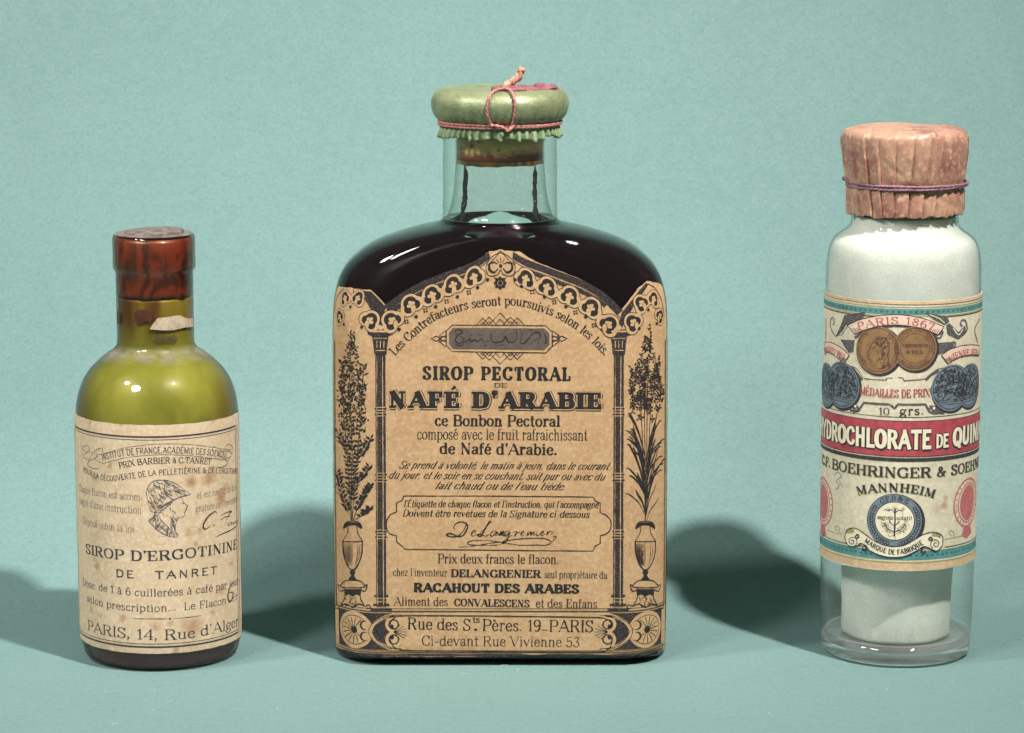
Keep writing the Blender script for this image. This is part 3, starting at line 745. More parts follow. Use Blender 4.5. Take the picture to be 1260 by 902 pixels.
# frill below the string
def frill(zt_, r0, r1, drop, nf, amp, cx, cyy, seed, n=420, rows=7, th=.7, edge=2.0):
    V = []
    for side in (0, 1):
        for i in range(rows):
            f = i / (rows - 1)
            for j in range(n):
                a = 2 * math.pi * j / n
                w1 = math.sin(a * nf + 2.2 * math.sin(a * 3 + seed) + 1.3 * math.sin(a * 7 + seed * 2)); w2 = noise.noise(Vector((math.cos(a) * 6, math.sin(a) * 6, seed)))
                w1 = math.copysign(abs(w1) ** .6, w1)
                r = r0 + (r1 - r0) * f + amp * f * w1 + 1.2 * w2 * f - th * side
                z = zt_ - drop * f * (1 + .25 * w2) - edge * f * f * noise.noise(Vector((math.cos(a) * 18, math.sin(a) * 18, seed + 4)))
                V.append((cx + r * math.cos(a), cyy + r * math.sin(a), z))
    F = grid_faces(rows, n, True, True) + [tuple(k + rows * n for k in q) for q in grid_faces(rows, n, True, False)]
    b = (rows - 1) * n
    F += [(b + j, b + (j + 1) % n, b + rows * n + (j + 1) % n, b + rows * n + j)[::-1] for j in range(n)]
    return V, F
V, F = frill(ztie, 71.5, 73.5, 15.5, 43, 3.0, X2, Y2, 1.3, n=760)
mesh_obj("frill", V, F, simple("green_frill", (.14, .20, .10), (.22, .29, .16), 300, .6, c3=(.31, .36, .22), s3=1200), cap2)
def loop(cx, cyy, z, r, tilt=(0, 0), n=260, wob=.3, seed=0):
    return [(cx + (r + wob * noise.noise(Vector((math.cos(a) * 3, math.sin(a) * 3, seed)))) * math.cos(a), cyy + r * math.sin(a), z + tilt[0] * math.cos(a) + tilt[1] * math.sin(a) + wob * 2 * noise.noise(Vector((math.cos(a) * 2, math.sin(a) * 2, seed + 5)))) for a in np.linspace(0, 2 * math.pi, n, False)]
pink = simple("pink_string", (.30, .085, .085), (.44, .175, .16), 900, .7, c3=(.55, .32, .28), s3=2500, k3=.6)
parts = [tube(loop(X2, Y2, ztie + 2.2, 74.3, (-.4, .6), seed=1), 1.55, 8, True, .5, 2), tube(loop(X2, Y2, ztie - .5, 74.2, (.6, .2), seed=2), 1.55, 8, True, .5, 2)]
# strands drawn over the rim of the cap
def over(pxs, r=1.75):
    """path on the cap's skin: (px, row) for the front side"""
    P = []
    for (x, zrel, rad) in pxs:
        y = -math.sqrt(max(rad ** 2 - x ** 2, 0)); P.append((X2 + x, Y2 + y, zw + zrel))
    return tube(catmull(P, 14), r * .92, 8, False, .5, 2)
parts += [over([(6, 21.0, 52), (-1, 21.6, 66), (-9, 18.2, 79), (-14, 8, 85.0), (-14.5, -6, 85.0), (-12, -16, 80), (-9, -22.5, 76.0), (-3, -24, 77)]),
          over([(4, 21.0, 52), (9, 21.8, 66), (15, 18.2, 79), (18, 8, 85.2), (18, -6, 85.2), (16, -16, 80.5), (13, -23, 77), (8, -28, 78)]),
          over([(-12, -20.5, 77), (-4, -21, 79.5), (4, -23, 80), (10, -27, 79.5), (13, -24.5, 79.5), (17, -20.5, 77.5)], 2.0)]
V, F = join(parts); mesh_obj("string", V, F, pink, b2)
# crushed wax seal and the stub of cord standing in it
def blob(c, r, seed, n=28, m=14, amp=.35, f=1.2):
    V, F = [], []
    for i in range(m + 1):
        th = math.pi * i / m
        for j in range(n):
            a = 2 * math.pi * j / n; d = Vector((math.sin(th) * math.cos(a), math.sin(th) * math.sin(a), math.cos(th)))
            k = 1 + amp * noise.noise(d * f + Vector((seed, 0, 0))) + amp * .5 * noise.noise(d * f * 3.3 + Vector((seed, 5, 0)))
            V.append((c[0] + r[0] * k * d.x, c[1] + r[1] * k * d.y, c[2] + r[2] * k * d.z))
    F = grid_faces(m + 1, n, True, True); return V, F
wax = simple("dull_red_wax", (.16, .04, .055), (.24, .075, .10), 500, .6, c3=(.30, .21, .23), s3=1300, k3=.7, bump=.6, bd=.0002)
zct = zw + 18.0
V, F = join([blob((X2 + 20, -22, zct + 1.5), (33, 30, 3.4), 1), blob((X2 + 50, -20, zct + 2.5), (15, 13, 5.6), 2, amp=.6), blob((X2 + 63, -12, zct + 1.5), (7, 7, 4.5), 3, amp=.6), blob((X2 + 5, -40, zct + 1.8), (10, 7, 2.8), 4), blob((X2 + 38, -38, zct + 1), (17, 8, 3.5), 6, amp=.6)])
seal = mesh_obj("wax_seal", V, F, wax, cap2)
V, F = join([tube(catmull([(X2 + 5, -24, zct + 2), (X2 + 12, -22, zct + 8), (X2 + 19, -22, zct + 12), (X2 + 24, -22, zct + 18), (X2 + 25.5, -22, zct + 24)], 10), 4.4, 14, False, .22, 3, lambda t: 1 - .12 * t), blob((X2 + 25.5, -22, zct + 24), (4.6, 4.4, 3), 9, amp=.5)])
mesh_obj("cord_stub", V, F, simple("frayed_cord", (.40, .17, .12), (.54, .31, .23), 900, .9, c3=(.34, .22, .12), s3=1800, bump=1, bd=.0003), cap2)
# front surface of the flask as a printable sheet
W0, D0_, C0 = sec2(300.0)
HS = W0 - C0; ARC = C0 * math.pi / 2
def F2(u, v):
    w_, d_, c_ = sec2(v); hs = w_ - c_
    au = np.abs(u); sg = np.sign(u)
    flat = np.minimum(au, HS) / HS * hs; a = np.clip((au - HS) / C0, 0, 1.7)
    x = flat + c_ * np.sin(a); y = -(d_ - c_) - c_ * np.cos(a)
    return np.stack([X2 + sg * x, Y2 + y, v + 0 * u], -1)
def guess2(PX):
    x = (PX[:, 0] - 615.5); z = np.array([zR(p, 1, -60)[1] for p in PX[:, 1]])
    ax = np.abs(x) / 1.02; u = np.where(ax < HS, ax, HS + C0 * np.arcsin(np.clip((ax - HS) / C0, 0, .96))); return np.stack([np.sign(x) * u, z], -1)
S2 = Surf(F2, guess2, HS + C0 * R_(78))

# ================================================================= BOTTLE 3: jar of white powder
Y3 = 6.0; X3 = xat(1108.5, 330, Y3)
b3 = empty("powder_bottle", (X3, Y3, 0), "clear round bottle of white powder with brown paper cap and pink banded label", "bottle")
p3 = []
for py, hw in [(786, 92.3), (740, 92.8), (700, 93.6), (600, 94.8), (500, 95.6), (400, 95.6), (340, 95), (318, 94), (304, 91.8), (294, 87.5), (287, 80), (281.5, 72), (276, 67), (270, 65.6), (258, 65.4), (240, 65.6)]:
    p3.append(zR(py, hw, Y3))
o3 = smooth_profile([(60, 0), (84, .3), (89, 1.8), (91.4, 5), (92.2, 10)] + [q for q in p3 if q[1] > 14], 5)
zfl = 26.0   # inside floor of the jar
clear = glass_material("clear_glass", (.985, 1, .99), density=1.5, absorb=(.8, .85, .83), milky=.17)
shell3 = shell_material("clear_wall", (.99, 1, .995), (.66, .72, .71), 2.4, .14, .03, .08)
n3 = 128
wall3 = [(r, z) for r, z in o3 if z > zfl]
V, F = lathe(wall3, (X3, Y3), n3, False, False); gb3 = mesh_obj("glass_body", V, F, shell3, b3)
foot = [(r, z) for r, z in o3 if z <= zfl]
V, F = lathe([(20, 4.0), (58, 2.0)] + foot + [(foot[-1][0] - .5, zfl - .4), (foot[-1][0] - 9, zfl - .8), (foot[-1][0] - 22, zfl - 4), (40, zfl - 6), (2, zfl - 6.5)], (X3, Y3), n3, True, True)
mesh_obj("glass_foot", V, F, clear, b3)
def powder_material():
    m, nt, out = new_mat("white_powder"); b = NB(nt); co = b.coord()
    n = b.noise(co, 90, 4, .6); g = b.noise(co, 2600, 2, .7); g2 = b.noise(co, 1500, 1, .5)
    c = b.mix(b.ramp(n, .35, .68), (.56, .58, .53), (.70, .71, .64)); c = b.mix(b.math('MULTIPLY', b.ramp(g, .42, .58), .5), c, (.47, .50, .44))
    c = b.mix(b.math('MULTIPLY', b.ramp(g2, .72, .78), .6), c, (.95, .95, .92))
    nt.links.new(b.pbr(c, .8, b.bump(b.math('ADD', g, n), .5, .00012), Specular_IOR_Level=.3), out.inputs[0]); return m
pw = powder_material()
ztop = zR(263, 60, Y3)[1]; zlab = zR(694, 92, Y3)[1]
I3 = [tuple(q) for q in inset(o3, 3.0)]
up = [(r, z) for r, z in I3 if zlab + 26 < z < ztop]
def pow_w(r, z, a, i):
    return (r + (2.2 * noise.noise(Vector((math.cos(a) * 2.5, math.sin(a) * 2.5, z * .025))) + .7 * noise.noise(Vector((math.cos(a) * 9, math.sin(a) * 9, z * .12))) if 60 < r < 76 and z < zlab + 30 else 0), z)
zpf = zfl - 3.5
V, F = lathe([(1, zpf), (62, zpf), (65.5, zpf + 1.2), (66.5, zpf + 5), (67, zpf + 30), (68, zpf + 60), (69.5, zlab + 8), (80, zlab + 18)] + up + [(1, ztop)], (X3, Y3), n3, False, False, pow_w)
mesh_obj("powder", V, F, pw, b3)
# cork just below the cap
zcp0 = zR(262, 66, Y3)[1]
V, F = lathe([(50, ztop + 1), (62.5, ztop + 1), (62.5, ztop + 20)], (X3, Y3), 64, True, True)
mesh_obj("cork", V, F, simple("dark_cork", (.10, .04, .025), (.22, .11, .06), 300, .8), b3)
# pleated paper cap
zt3 = zR(160, 76, Y3)[1]; ztw = zR(224, 72, Y3)[1]
Xc = xat(1113, zt3, Y3)
PLE = sorted([R_(a) for a in (-172, -150, -133, -121, -107, -92, -77, -64, -52, -43, -31, -18, -5, 14, 38, 61, 84, 107, 131, 152)])
def pleat(a, depth):
    a = (a + math.pi) % (2 * math.pi) - math.pi
    for k in range(len(PLE)):
        a0 = PLE[k]; a1 = PLE[(k + 1) % len(PLE)] + (2 * math.pi if k == len(PLE) - 1 else 0)
        x = a if a >= a0 else a + 2 * math.pi
        if a0 <= x < a1:
            f = (x - a0) / (a1 - a0); sgn = (1 if k % 3 else .7)
            return depth * sgn * ((f ** .7) * (1 if f < .93 else max(0, (1 - f) / .07)) - .45)
    return 0
def cap3():
    rows = [(0.5, zt3 + 4.6), (25, zt3 + 4.8), (48, zt3 + 4.4), (62, zt3 + 3.4), (70, zt3 + 1.4), (74.6, zt3 - 3), (76.2, zt3 - 9), (76.0, zt3 - 18), (74.6, zt3 - 30), (72.8, zt3 - 44), (71.5, ztw + 8), (70.2, ztw + 2), (70.0, ztw - 2), (70.4, ztw - 8), (70.4, ztw - 18), (70.2, ztw - 27), (69.6, zcp0 + 3)]
    rows = smooth_profile(rows, 3); n = 560; V = []
    for side in (0, 1):
        for i, (r, z) in enumerate(rows):
            f = min(1, max(0, (zt3 + 1 - z) / 30)); fl = max(0, (ztw - z) / 40)
            pinch = 1 - .45 * math.exp(-((z - ztw) / 7) ** 2)
            for j in range(n):
                a = 2 * math.pi * j / n
                skew = a + .0016 * (z - ztw) * math.sin(a * 2 + 1)
                q = pleat(skew, 4.8 * f * pinch) + 1.1 * f * abs(noise.noise(Vector((math.cos(a) * 7 + z * .03, math.sin(a) * 7, z * .06))))
                ns = noise.noise(Vector((math.cos(a) * 2.2, math.sin(a) * 2.2, z * .03))) * 1.7 * min(1, r / 60) + .5 * noise.noise(Vector((math.cos(a) * 9, math.sin(a) * 9, z * .12)))
                R = r + q + ns - .8 * side
                lean = 1.5 * max(0, (z - ztw) / 60)
                zz_ = z + 1.8 * noise.noise(Vector((math.cos(a) * r / 40, math.sin(a) * r / 40, 2))) * (1 if z > zt3 - 12 else 0)
                if i >= len(rows) - 6:
                    k = (i - (len(rows) - 6)) / 5; zz_ -= k * (4.2 * noise.noise(Vector((math.cos(a) * 4, math.sin(a) * 4, 11))) + 2.4 * noise.noise(Vector((math.cos(a) * 13, math.sin(a) * 13, 11))) - pleat(skew, 1.2)) + k * 1.0
                V.append((Xc + (X3 - Xc) * max(0, min(1, (zt3 - z) / 100)) + R * math.cos(a) - lean * 0, Y3 + R * math.sin(a), zz_ - .8 * side * (1 if r < 70 else 0)))
    m = len(rows)
    F = grid_faces(m, n, True, True) + [tuple(k + m * n for k in q) for q in grid_faces(m, n, True, False)]
    b = (m - 1) * n
    F += [(b + j, b + (j + 1) % n, b + m * n + (j + 1) % n, b + m * n + j)[::-1] for j in range(n)]
    return V, F
def cap3_material():
    m, nt, out = new_mat("waxed_brown_paper"); b = NB(nt); co = b.coord()
    n = b.noise(co, 95, 4, .6); g = b.noise(co, 700, 3, .65); f3 = b.noise(b.mapping(co, (1, 1, .3)), 900, 2, .5, 2)
    c = b.mix(b.ramp(n, .38, .66), (.40, .225, .155), (.27, .12, .095)); c = b.mix(b.math('MULTIPLY', b.ramp(g, .5, .7), .5), c, (.70, .46, .30))
    c = b.mix(b.math('MULTIPLY', b.ramp(f3, .58, .72), .35), c, (.34, .14, .11))
    vo = b.n('ShaderNodeTexVoronoi', feature='DISTANCE_TO_EDGE'); vo.inputs['Scale'].default_value = 150; b.put(vo.inputs['Vector'], b.mapping(co, (1, 1, .6)))
    hh = b.math('ADD', b.math('ADD', g, b.math('MULTIPLY', n, 2)), b.math('MULTIPLY', b.ramp(vo.outputs[0], 0.0, .12), 1.6))
    nt.links.new(b.pbr(c, .42, b.bump(hh, .4, .00018), Specular_IOR_Level=.45), out.inputs[0]); return m
V, F = cap3(); pcap = mesh_obj("paper_cap", V, F, cap3_material(), b3)
pcap.data.set_sharp_from_angle(angle=R_(35))
parts = [tube(loop(X3 + 1.5, Y3, ztw + 1.4, 73.2, (-.2, .6), 200, .5, 3), 1.7, 8, True, .5, 2), tube(loop(X3 + 1.5, Y3, ztw - 1.8, 73.0, (1.2, .6), 200, .5, 4), 1.7, 8, True, .5, 2),
         tube(catmull([(X3 + 1.5 - 72, Y3 - 16, ztw + 1), (X3 - 74, Y3 - 8, ztw + 4), (X3 - 75.5, Y3 + 3, ztw + 5), (X3 - 74, Y3 + 12, ztw + 2)], 8), 1.6, 8, False, .5, 2)]
V, F = join(parts); mesh_obj("twine", V, F, simple("purple_twine", (.15, .055, .095), (.26, .13, .17), 900, .7, c3=(.42, .27, .31), s3=2500, k3=.6), b3)
R3L = zR(530, 95.6, Y3)[0]
z3 = np.array([p[1] for p in o3]); r3 = np.array([p[0] for p in o3])
_o = np.argsort(z3, kind='stable'); z3, r3 = z3[_o], r3[_o]
def F3(u, v):
    a = u / R3L; r = np.interp(v, z3, r3)
    return np.stack([X3 + r * np.sin(a), Y3 - r * np.cos(a), v + 0 * u], -1)
def guess3(PX):
    x = (PX[:, 0] - 1108.5) / 95.5; u = R3L * np.arcsin(np.clip(x, -.97, .97))
    z = np.array([zR(p, 1, Y3 - R3L * .8)[1] for p in PX[:, 1]]); return np.stack([u, z], -1)
S3 = Surf(F3, guess3, R3L * R_(82))
# ================================================================= LABEL 1
def pxst(surf, L):
    out = []
    for (x, y, r, k) in L:
        q = surf.inv([(x, y)])[0]; out.append((q[0], q[1], r, k))
    return out
st1 = pxst(S1, [(117.5, 587.5, 8, .6), (135, 573, 5, .55), (235, 593, 9, .75), (256.7, 588, 12, .7), (262, 578, 8, .5), (271, 612, 11, .75), (276, 600, 8, .5), (190, 623, 8, .6), (231.7, 656.7, 6, .5), (245, 653, 6, .5), (240, 670, 5, .5),
    (120.5, 696.9, 6, .6), (117, 688, 5, .4), (151, 760, 7, .6), (237, 770.6, 16, .65), (228, 768, 10, .5), (191, 771.6, 7, .5), (271, 726, 8, .5), (210, 766, 5, .45), (261.6, 753.7, 5, .5), (284, 693, 6, .5), (114, 751, 5, .4), (105, 770, 5, .5), (216, 800, 6, .6), (150, 522, 5, .5), (112, 520, 5, .5), (262, 516, 5, .5), (124, 757, 4, .4)])
lab1 = paper("label", S1, -150, 150, top1, bot1, paper_material("aged_cream_paper", (.60, .45, .315), (.52, .375, .24), (.68, .54, .40), st1, .35, .3), b1, label="cream paper label with brown stains")
ink_b = ink_material("black_ink", (.035, .030, .040), .14)
ink_g = ink_material("faded_grey_ink", (.13, .11, .11), .35, 110, fade=.12)
ink_w = ink_material("pen_ink", (.035, .02, .02), .08)
# frame lines
I = Ink(S1)
def frame1():
    ft = edge_fn(S1, [(110, 531), (196, 537.5), (283, 526)]); fb = edge_fn(S1, [(112, 785), (196, 796.6), (280, 783)])
    I.band(-131, 133, lambda u: ft(u) - 1, lambda u: ft(u) + 1); I.band(-131, 133, lambda u: ft(u) - 4, lambda u: ft(u) - 3.3)
    I.band(-131, 133, lambda u: fb(u) - 1, lambda u: fb(u) + 1); I.band(-131, 133, lambda u: fb(u) + 3.5, lambda u: fb(u) + 4.2)
    for u in (-138, -131, 133, 139):
        I.line([(u, fb(u) - 1), (u, ft(u) + 1)], 1.0, uv=True)
frame1(); I.build("frame_lines", ink_b, lab1)
T1 = lambda name, txt, px, h, st, mat=ink_b, **k: (lambda i: (i.text(txt, px, h, st, **k), i.build(name, mat, lab1)))(Ink(S1))
NSAN = Sty(.11, .09, 0, track=.02); NSL = Sty(.10, .05, .06)
GB = Ink(S1)
GB.line([(125, 559), (156, 550.5), (197, 546), (240, 547.5), (282, 553.5)], .7, 8); GB.line([(127, 570), (158, 562.5), (197, 559.2), (240, 561), (279, 566.5)], .8, 8)
GB.line([(125, 559), (120, 560), (119, 566), (127, 570)], .7, 4); GB.line([(282, 553.5), (284, 560), (279, 566.5)], .8, 4)
for m_ in (1, -1):
    f = (lambda P: P) if m_ == 1 else (lambda P: [(194 + (194 - x) * .985 + 1, y - 1.5) for x, y in P])
    GB.line(f([(122, 561), (112, 566), (116, 556), (126, 551), (127, 556)]), .8, 6); GB.line(f([(112, 566), (104, 562), (102, 552), (108, 548), (111, 553), (104, 560)]), .8, 6)
    GB.line(f([(111, 566), (109, 572), (115, 576), (122, 576.5)]), 1.1, 6); GB.line(f([(102, 552), (106, 556), (112, 557)]), .6, 4)
    for k in range(6): GB.line(f([(104 + k * 3, 552 + k), (106 + k * 3, 556 + k)]), .5)
T1("printed_line", "INSTITUT DE FRANCE,ACADÉMIE DES SCIENCES", [(126.7, 566.5), (156.7, 560.5), (198, 557.5), (240, 559), (277.5, 563)], 8, NSAN)
T1("printed_line", "PRIX BARBIER à C.TANRET", [(147.5, 576.5), (173, 571.7), (206.7, 570), (235, 570), (259, 571.5)], 7.6, Sty(.13, .08, .04))
T1("printed_line", "POUR LA DÉCOUVERTE DE LA PELLETIÉRINE & DE L'ERGOTININE", [(103.4, 580), (130, 591.5), (160, 589), (193, 584.8), (249.6, 582), (291, 583)], 7, NSAN)
LI = Sty(.085, .05, .05)
for txt, px, h in (("Chaque flacon est accom-", [(98.5, 604), (130, 612), (176.7, 616)], 9.5), ("pagné d'une instruction", [(99, 619), (130, 628), (175, 632)], 9.5), ("Déposé selon la loi", [(103.3, 644), (130, 651.5), (165.8, 655.3)], 9.5),
                   ("et est revêtu de la si-", [(241.7, 613.5), (268, 609), (291, 602)], 9), ("gnature de l'inventeur", [(240, 630), (268, 625), (291, 617)], 9)):
    T1("printed_line", txt, px, h, LI, ink_g)
T1("printed_line", "SIROP D'ERGOTININE", [(106.8, 680.5), (145, 688), (187, 690), (240, 685.5), (291, 674.5)], 12.5, Sty(.19, .07, .06, track=.05))
T1("printed_line", "DE   TANRET", [(142.7, 709.5), (191, 712), (235, 709.8), (268, 705.3)], 9.8, Sty(.15, .12, 0, track=.18))
T1("printed_line", "Dose: de 1 à 6 cuillerées à café par jour", [(103, 719.5), (135, 729), (178.5, 733.5), (235, 731), (292, 718.5)], 9.5, NSL)
T1("printed_line", "selon prescription._  Le Flacon   Fr", [(108, 739.5), (140, 749), (180.6, 752.5), (237.4, 749.5), (291, 737.5)], 9.5, NSL)
T1("printed_line", "PARIS, 14, Rue d'Alger", [(109, 774.5), (140, 783), (172, 786.3), (227, 785.8), (263, 779), (292, 769.5)], 13, Sty(.12, .05, .06))
I = Ink(S1); I.line([(162, 760.5), (195, 761), (207, 761)], .7, 5, taper=.3); I.line([(211, 760.8), (230, 759.5), (253, 756)], .7, 5, taper=.3); I.disc((209, 761), 1.3); I.build("divider_rule", ink_b, lab1)
# pen marks: signature and the price figure
I = Ink(S1)
I.line([(266, 631), (263, 629.5), (255, 636), (249.5, 646), (252, 651), (258, 647)], 2.2, 8, taper=.3); I.disc((262.5, 646), .9)
I.line([(271, 634), (278, 630.5), (284, 629), (280, 634), (275.5, 645)], 1.3, 8, taper=.4); I.line([(270, 640), (276, 636), (283, 635)], .8, 6)
I.line([(281, 642), (279, 645), (281, 646.5), (284, 642), (284, 645.5), (286, 642.5), (286, 645), (288.5, 641), (288.5, 644), (291, 640)], .9, 5)
I.line([(291, 636), (290.5, 645), (285, 651), (272, 657), (264, 661.5)], 1.5, 8, taper=.3)
I.line([(286.5, 716), (282, 722), (279.5, 732), (281, 740), (284.5, 737), (285.5, 729), (281, 729)], 2.4, 8, taper=.4)
I.build("pen_marks", ink_w, lab1)
# helmeted head, drawn as an engraver would: outline and short hatches
I = Ink(S1)
Z = lambda P: [(90 + x / 6.0, 530 + y / 6.0) for x, y in P]
for P, wd in (([(560, 545), (543, 460), (562, 400), (608, 366), (700, 368), (760, 392), (815, 432), (866, 468)], 1.0), ([(866, 468), (800, 486), (745, 508), (700, 530), (655, 560), (605, 602)], 1.4), ([(560, 545), (572, 585), (605, 602), (640, 600), (690, 560), (735, 525)], .9),
              ([(690, 372), (672, 430), (690, 480), (660, 530)], .9), ([(740, 388), (748, 440), (800, 470)], .7), ([(800, 490), (806, 512), (826, 540), (844, 556), (832, 566), (836, 578), (826, 586), (828, 596), (820, 604), (822, 622), (800, 636), (772, 640)], 1.0),
              ([(772, 640), (760, 680), (748, 715), (752, 745), (772, 765), (765, 785), (735, 778)], 1.0), ([(605, 602), (575, 650), (560, 660), (590, 700), (640, 745), (700, 775), (735, 780)], 1.2), ([(800, 528), (815, 524), (812, 536), (800, 534)], .9),
              ([(630, 610), (650, 660), (690, 700), (735, 745)], .9), ([(600, 620), (620, 680), (670, 730), (715, 765)], .8), ([(590, 400), (640, 420), (650, 480), (620, 530), (585, 520)], .8), ([(610, 380), (670, 395), (668, 450)], .7)):
    I.line(Z(P), wd, 6, taper=.4)
def hatch(poly, n, ang, ln, wd, seed):
    r_ = random.Random(seed); P = np.array(poly); lo, hi = P.min(0), P.max(0); k = 0
    def inside(x, y):
        c = False
        for i in range(len(P)):
            (x1, y1), (x2, y2) = P[i], P[i - 1]
            if (y1 > y) != (y2 > y) and x < (x2 - x1) * (y - y1) / (y2 - y1) + x1: c = not c
        return c
    while k < n:
        x, y = r_.uniform(lo[0], hi[0]), r_.uniform(lo[1], hi[1])
        if not inside(x, y): continue
        k += 1; a = ang + r_.uniform(-.35, .35); l = ln * r_.uniform(.6, 1.3)
        I.line(Z([(x - l * math.cos(a), y - l * math.sin(a)), (x + l * .2 * math.sin(a), y - l * .2 * math.cos(a)), (x + l * math.cos(a), y + l * math.sin(a))]), wd, 3, taper=.3)
hatch([(545, 450), (600, 375), (700, 372), (690, 480), (650, 560), (600, 598), (565, 560)], 70, 1.0, 18, .65, 1)
hatch([(700, 380), (860, 468), (740, 505), (690, 520)], 46, .5, 20, .6, 2)
hatch([(600, 560), (740, 520), (700, 560), (640, 610)], 24, -.5, 16, .7, 3)
hatch([(565, 655), (620, 610), (700, 730), (765, 770), (735, 785), (640, 745)], 60, -1.2, 16, .7, 4)
hatch([(720, 640), (770, 640), (750, 745), (715, 720)], 26, 1.3, 18, .55, 5)
hatch([(640, 600), (740, 540), (760, 640), (710, 660)], 12, 1.2, 14, .45, 6)
I.build("head_emblem", ink_material("engraved_ink", (.07, .07, .09), .2, fade=.05), lab1)
GB.build("ribbon_ornament", ink_g, lab1)
I = Ink(S1, -1)
I.line([(176, 650), (183, 664), (198, 670), (210, 662), (208, 650)], 1.2, 8); I.line([(180, 648), (190, 658), (204, 660)], .8, 6); I.line([(222, 655), (236, 648), (248, 652)], .9, 6); I.line([(226, 660), (240, 656)], .8)
I.build("red_stamp", ink_material("faint_red_ink", (.55, .22, .18), .5, 60, fade=.72), lab1)
# torn scrap of an older label on the neck and dried residue
def neck_patch(name, poly, mat, off, lb=None):
    sf = Surf(F1, lambda PX: np.stack([48 * np.arcsin(np.clip((PX[:, 0] - 190) / 47.5, -.95, .95)) * R1L / 48, np.array([zR(p, 1, Y1 - 40)[1] for p in PX[:, 1]])], -1), R1L * R_(85))
    I = Ink(sf); I.fill(poly, 0, maxe=7); UV = np.vstack(I.V)
    return mesh_obj(name, sf.pt(UV, off), I.F, mat, b1, True, UV / 100, lb)
neck_patch("paper_scrap", [(184.5, 405), (188, 399), (194, 391), (203, 390.5), (214, 388.5), (222, 388), (226, 390.5), (231, 392), (237, 391), (237.5, 398), (236.5, 402), (226, 403), (214, 406), (200, 406.5)], paper_material("scrap_paper", (.52, .42, .30), (.36, .26, .17), (.62, .53, .42), (), .8, .3), .7, "torn scrap of cream paper on the neck")
res = ink_material("brown_residue", (.055, .016, .006), .16, 60)
neck_patch("residue", [(165, 386), (168, 382), (175, 380.5), (183, 382), (187, 386), (187, 394), (184, 396), (178, 395), (173, 398), (168, 399), (165, 395)], res, .35)
neck_patch("residue", [(144, 382), (147, 383), (149, 390), (148, 398), (144.5, 399)], res, .35)
neck_patch("residue", [(187, 417), (195, 412), (205, 413), (214, 411), (220, 416), (216, 421), (203, 420), (194, 422)], ink_material("dark_residue", (.07, .045, .02), .35, 60, fade=.3), .35)
# dust caught on the shoulder below the neck
du = ink_material("grey_dust", (.42, .36, .35), .30, 50, fade=.42)
I = Ink(S1)
zA = zR(427, 49, Y1)[1]
V, F = lathe([(q[0] + .35, q[1]) for q in full1 if zA - 16 < q[1] < zA + 8], (X1, Y1), 96, False, False)
def dust_material():
    m, nt, out = new_mat("grey_dust"); b = NB(nt); co = b.coord()
    sep = b.n('ShaderNodeSeparateXYZ'); nt.links.new(co, sep.inputs[0])
    hz = b.math('SUBTRACT', 1.0, b.math('DIVIDE', b.math('ABSOLUTE', b.math('SUBTRACT', sep.outputs[2], (zA - 3) * S)), 11 * S), True)
    f = b.math('MULTIPLY', b.math('MULTIPLY', b.ramp(b.noise(co, 260, 4, .7), .30, .62), b.ramp(b.noise(b.mapping(co, (1, 1, .2)), 60, 2, .5), .3, .6, .35, 1)), hz)
    t = b.n('ShaderNodeBsdfTransparent'); d = b.n('ShaderNodeBsdfDiffuse'); d.inputs[0].default_value = (.36, .32, .31, 1); mx = b.n('ShaderNodeMixShader'); b.put(mx.inputs[0], b.math('MULTIPLY', f, .5))
    nt.links.new(t.outputs[0], mx.inputs[1]); nt.links.new(d.outputs[0], mx.inputs[2]); nt.links.new(mx.outputs[0], out.inputs[0]); return m
mesh_obj("dust_ring", V, F, dust_material(), b1)

# ================================================================= LABEL 2
_t = S2.inv([(409.5, 372), (413, 357), (418, 352.5), (430, 354), (446, 356), (457, 357.5), (466, 366), (475, 375.5), (482, 370), (500, 357), (520, 346.5), (545, 336), (570, 328), (588, 319), (602, 309.5), (616, 307.5), (640, 309.5), (652, 318), (670, 326), (690, 334), (720, 346), (745, 361), (764, 380.5), (775, 368), (785, 355), (796, 346.5), (806, 348), (812, 350), (818, 364)])
_i = np.argsort(_t[:, 0]); _t = _t[_i]
_t[0, 1] = _t[1, 1] - 12; _t[-1, 1] = _t[-2, 1] - 8
top2 = lambda u: np.interp(u, _t[:, 0], _t[:, 1])
vb = S2.inv([(616, 806.5)])[0][1]
bot2 = lambda u: vb + 0 * u + 1.2 * np.sin(u * .02)
UL, UR = -(HS + C0 * R_(71)), HS + C0 * R_(71)
mat2 = paper_material("tan_paper", (.45, .285, .155), (.385, .225, .115), (.52, .355, .21), pxst(S2, [(553, 688, 16, .22), (690, 698, 18, .22), (600, 575, 10, .18), (728, 553, 14, .16)]), .6, .35, (.36, .17, .10))
lab2 = paper("label", S2, UL, UR, top2, bot2, mat2, b2, 420, 60, .7, label="tan paper label with arched ornamental frame")
ink2 = ink_material("blue_black_ink", (.015, .012, .013), .14)
ink2s = ink_material("speckled_ink", (.020, .016, .019), .36, 70)
pap2 = paper_material("tan_paper_print", (.46, .295, .16), (.40, .24, .12), (.52, .355, .21), (), .4, .2)
T2 = lambda txt, px, h, st, **k: (lambda i: (i.text(txt, px, h, st, **k), i.build("printed_line", ink2, lab2)))(Ink(S2))
T2("Les Contrefacteurs seront poursuivis selon les lois.", [(486, 438), (495.5, 428), (504.5, 419.5), (525, 401.5), (541.5, 391.5), (570.6, 381.5), (595, 377.3), (617.3, 375.6), (642.3, 377), (667.3, 384.5), (684.4, 391.2), (707.6, 404.6), (725, 419), (743.5, 438)], 11.5, Sty(.15, .06, .06))
T2("SIROP PECTORAL", [(520.5, 467), (704.6, 468.7)], 16.8, Sty(.27, .12, .07, track=.2))
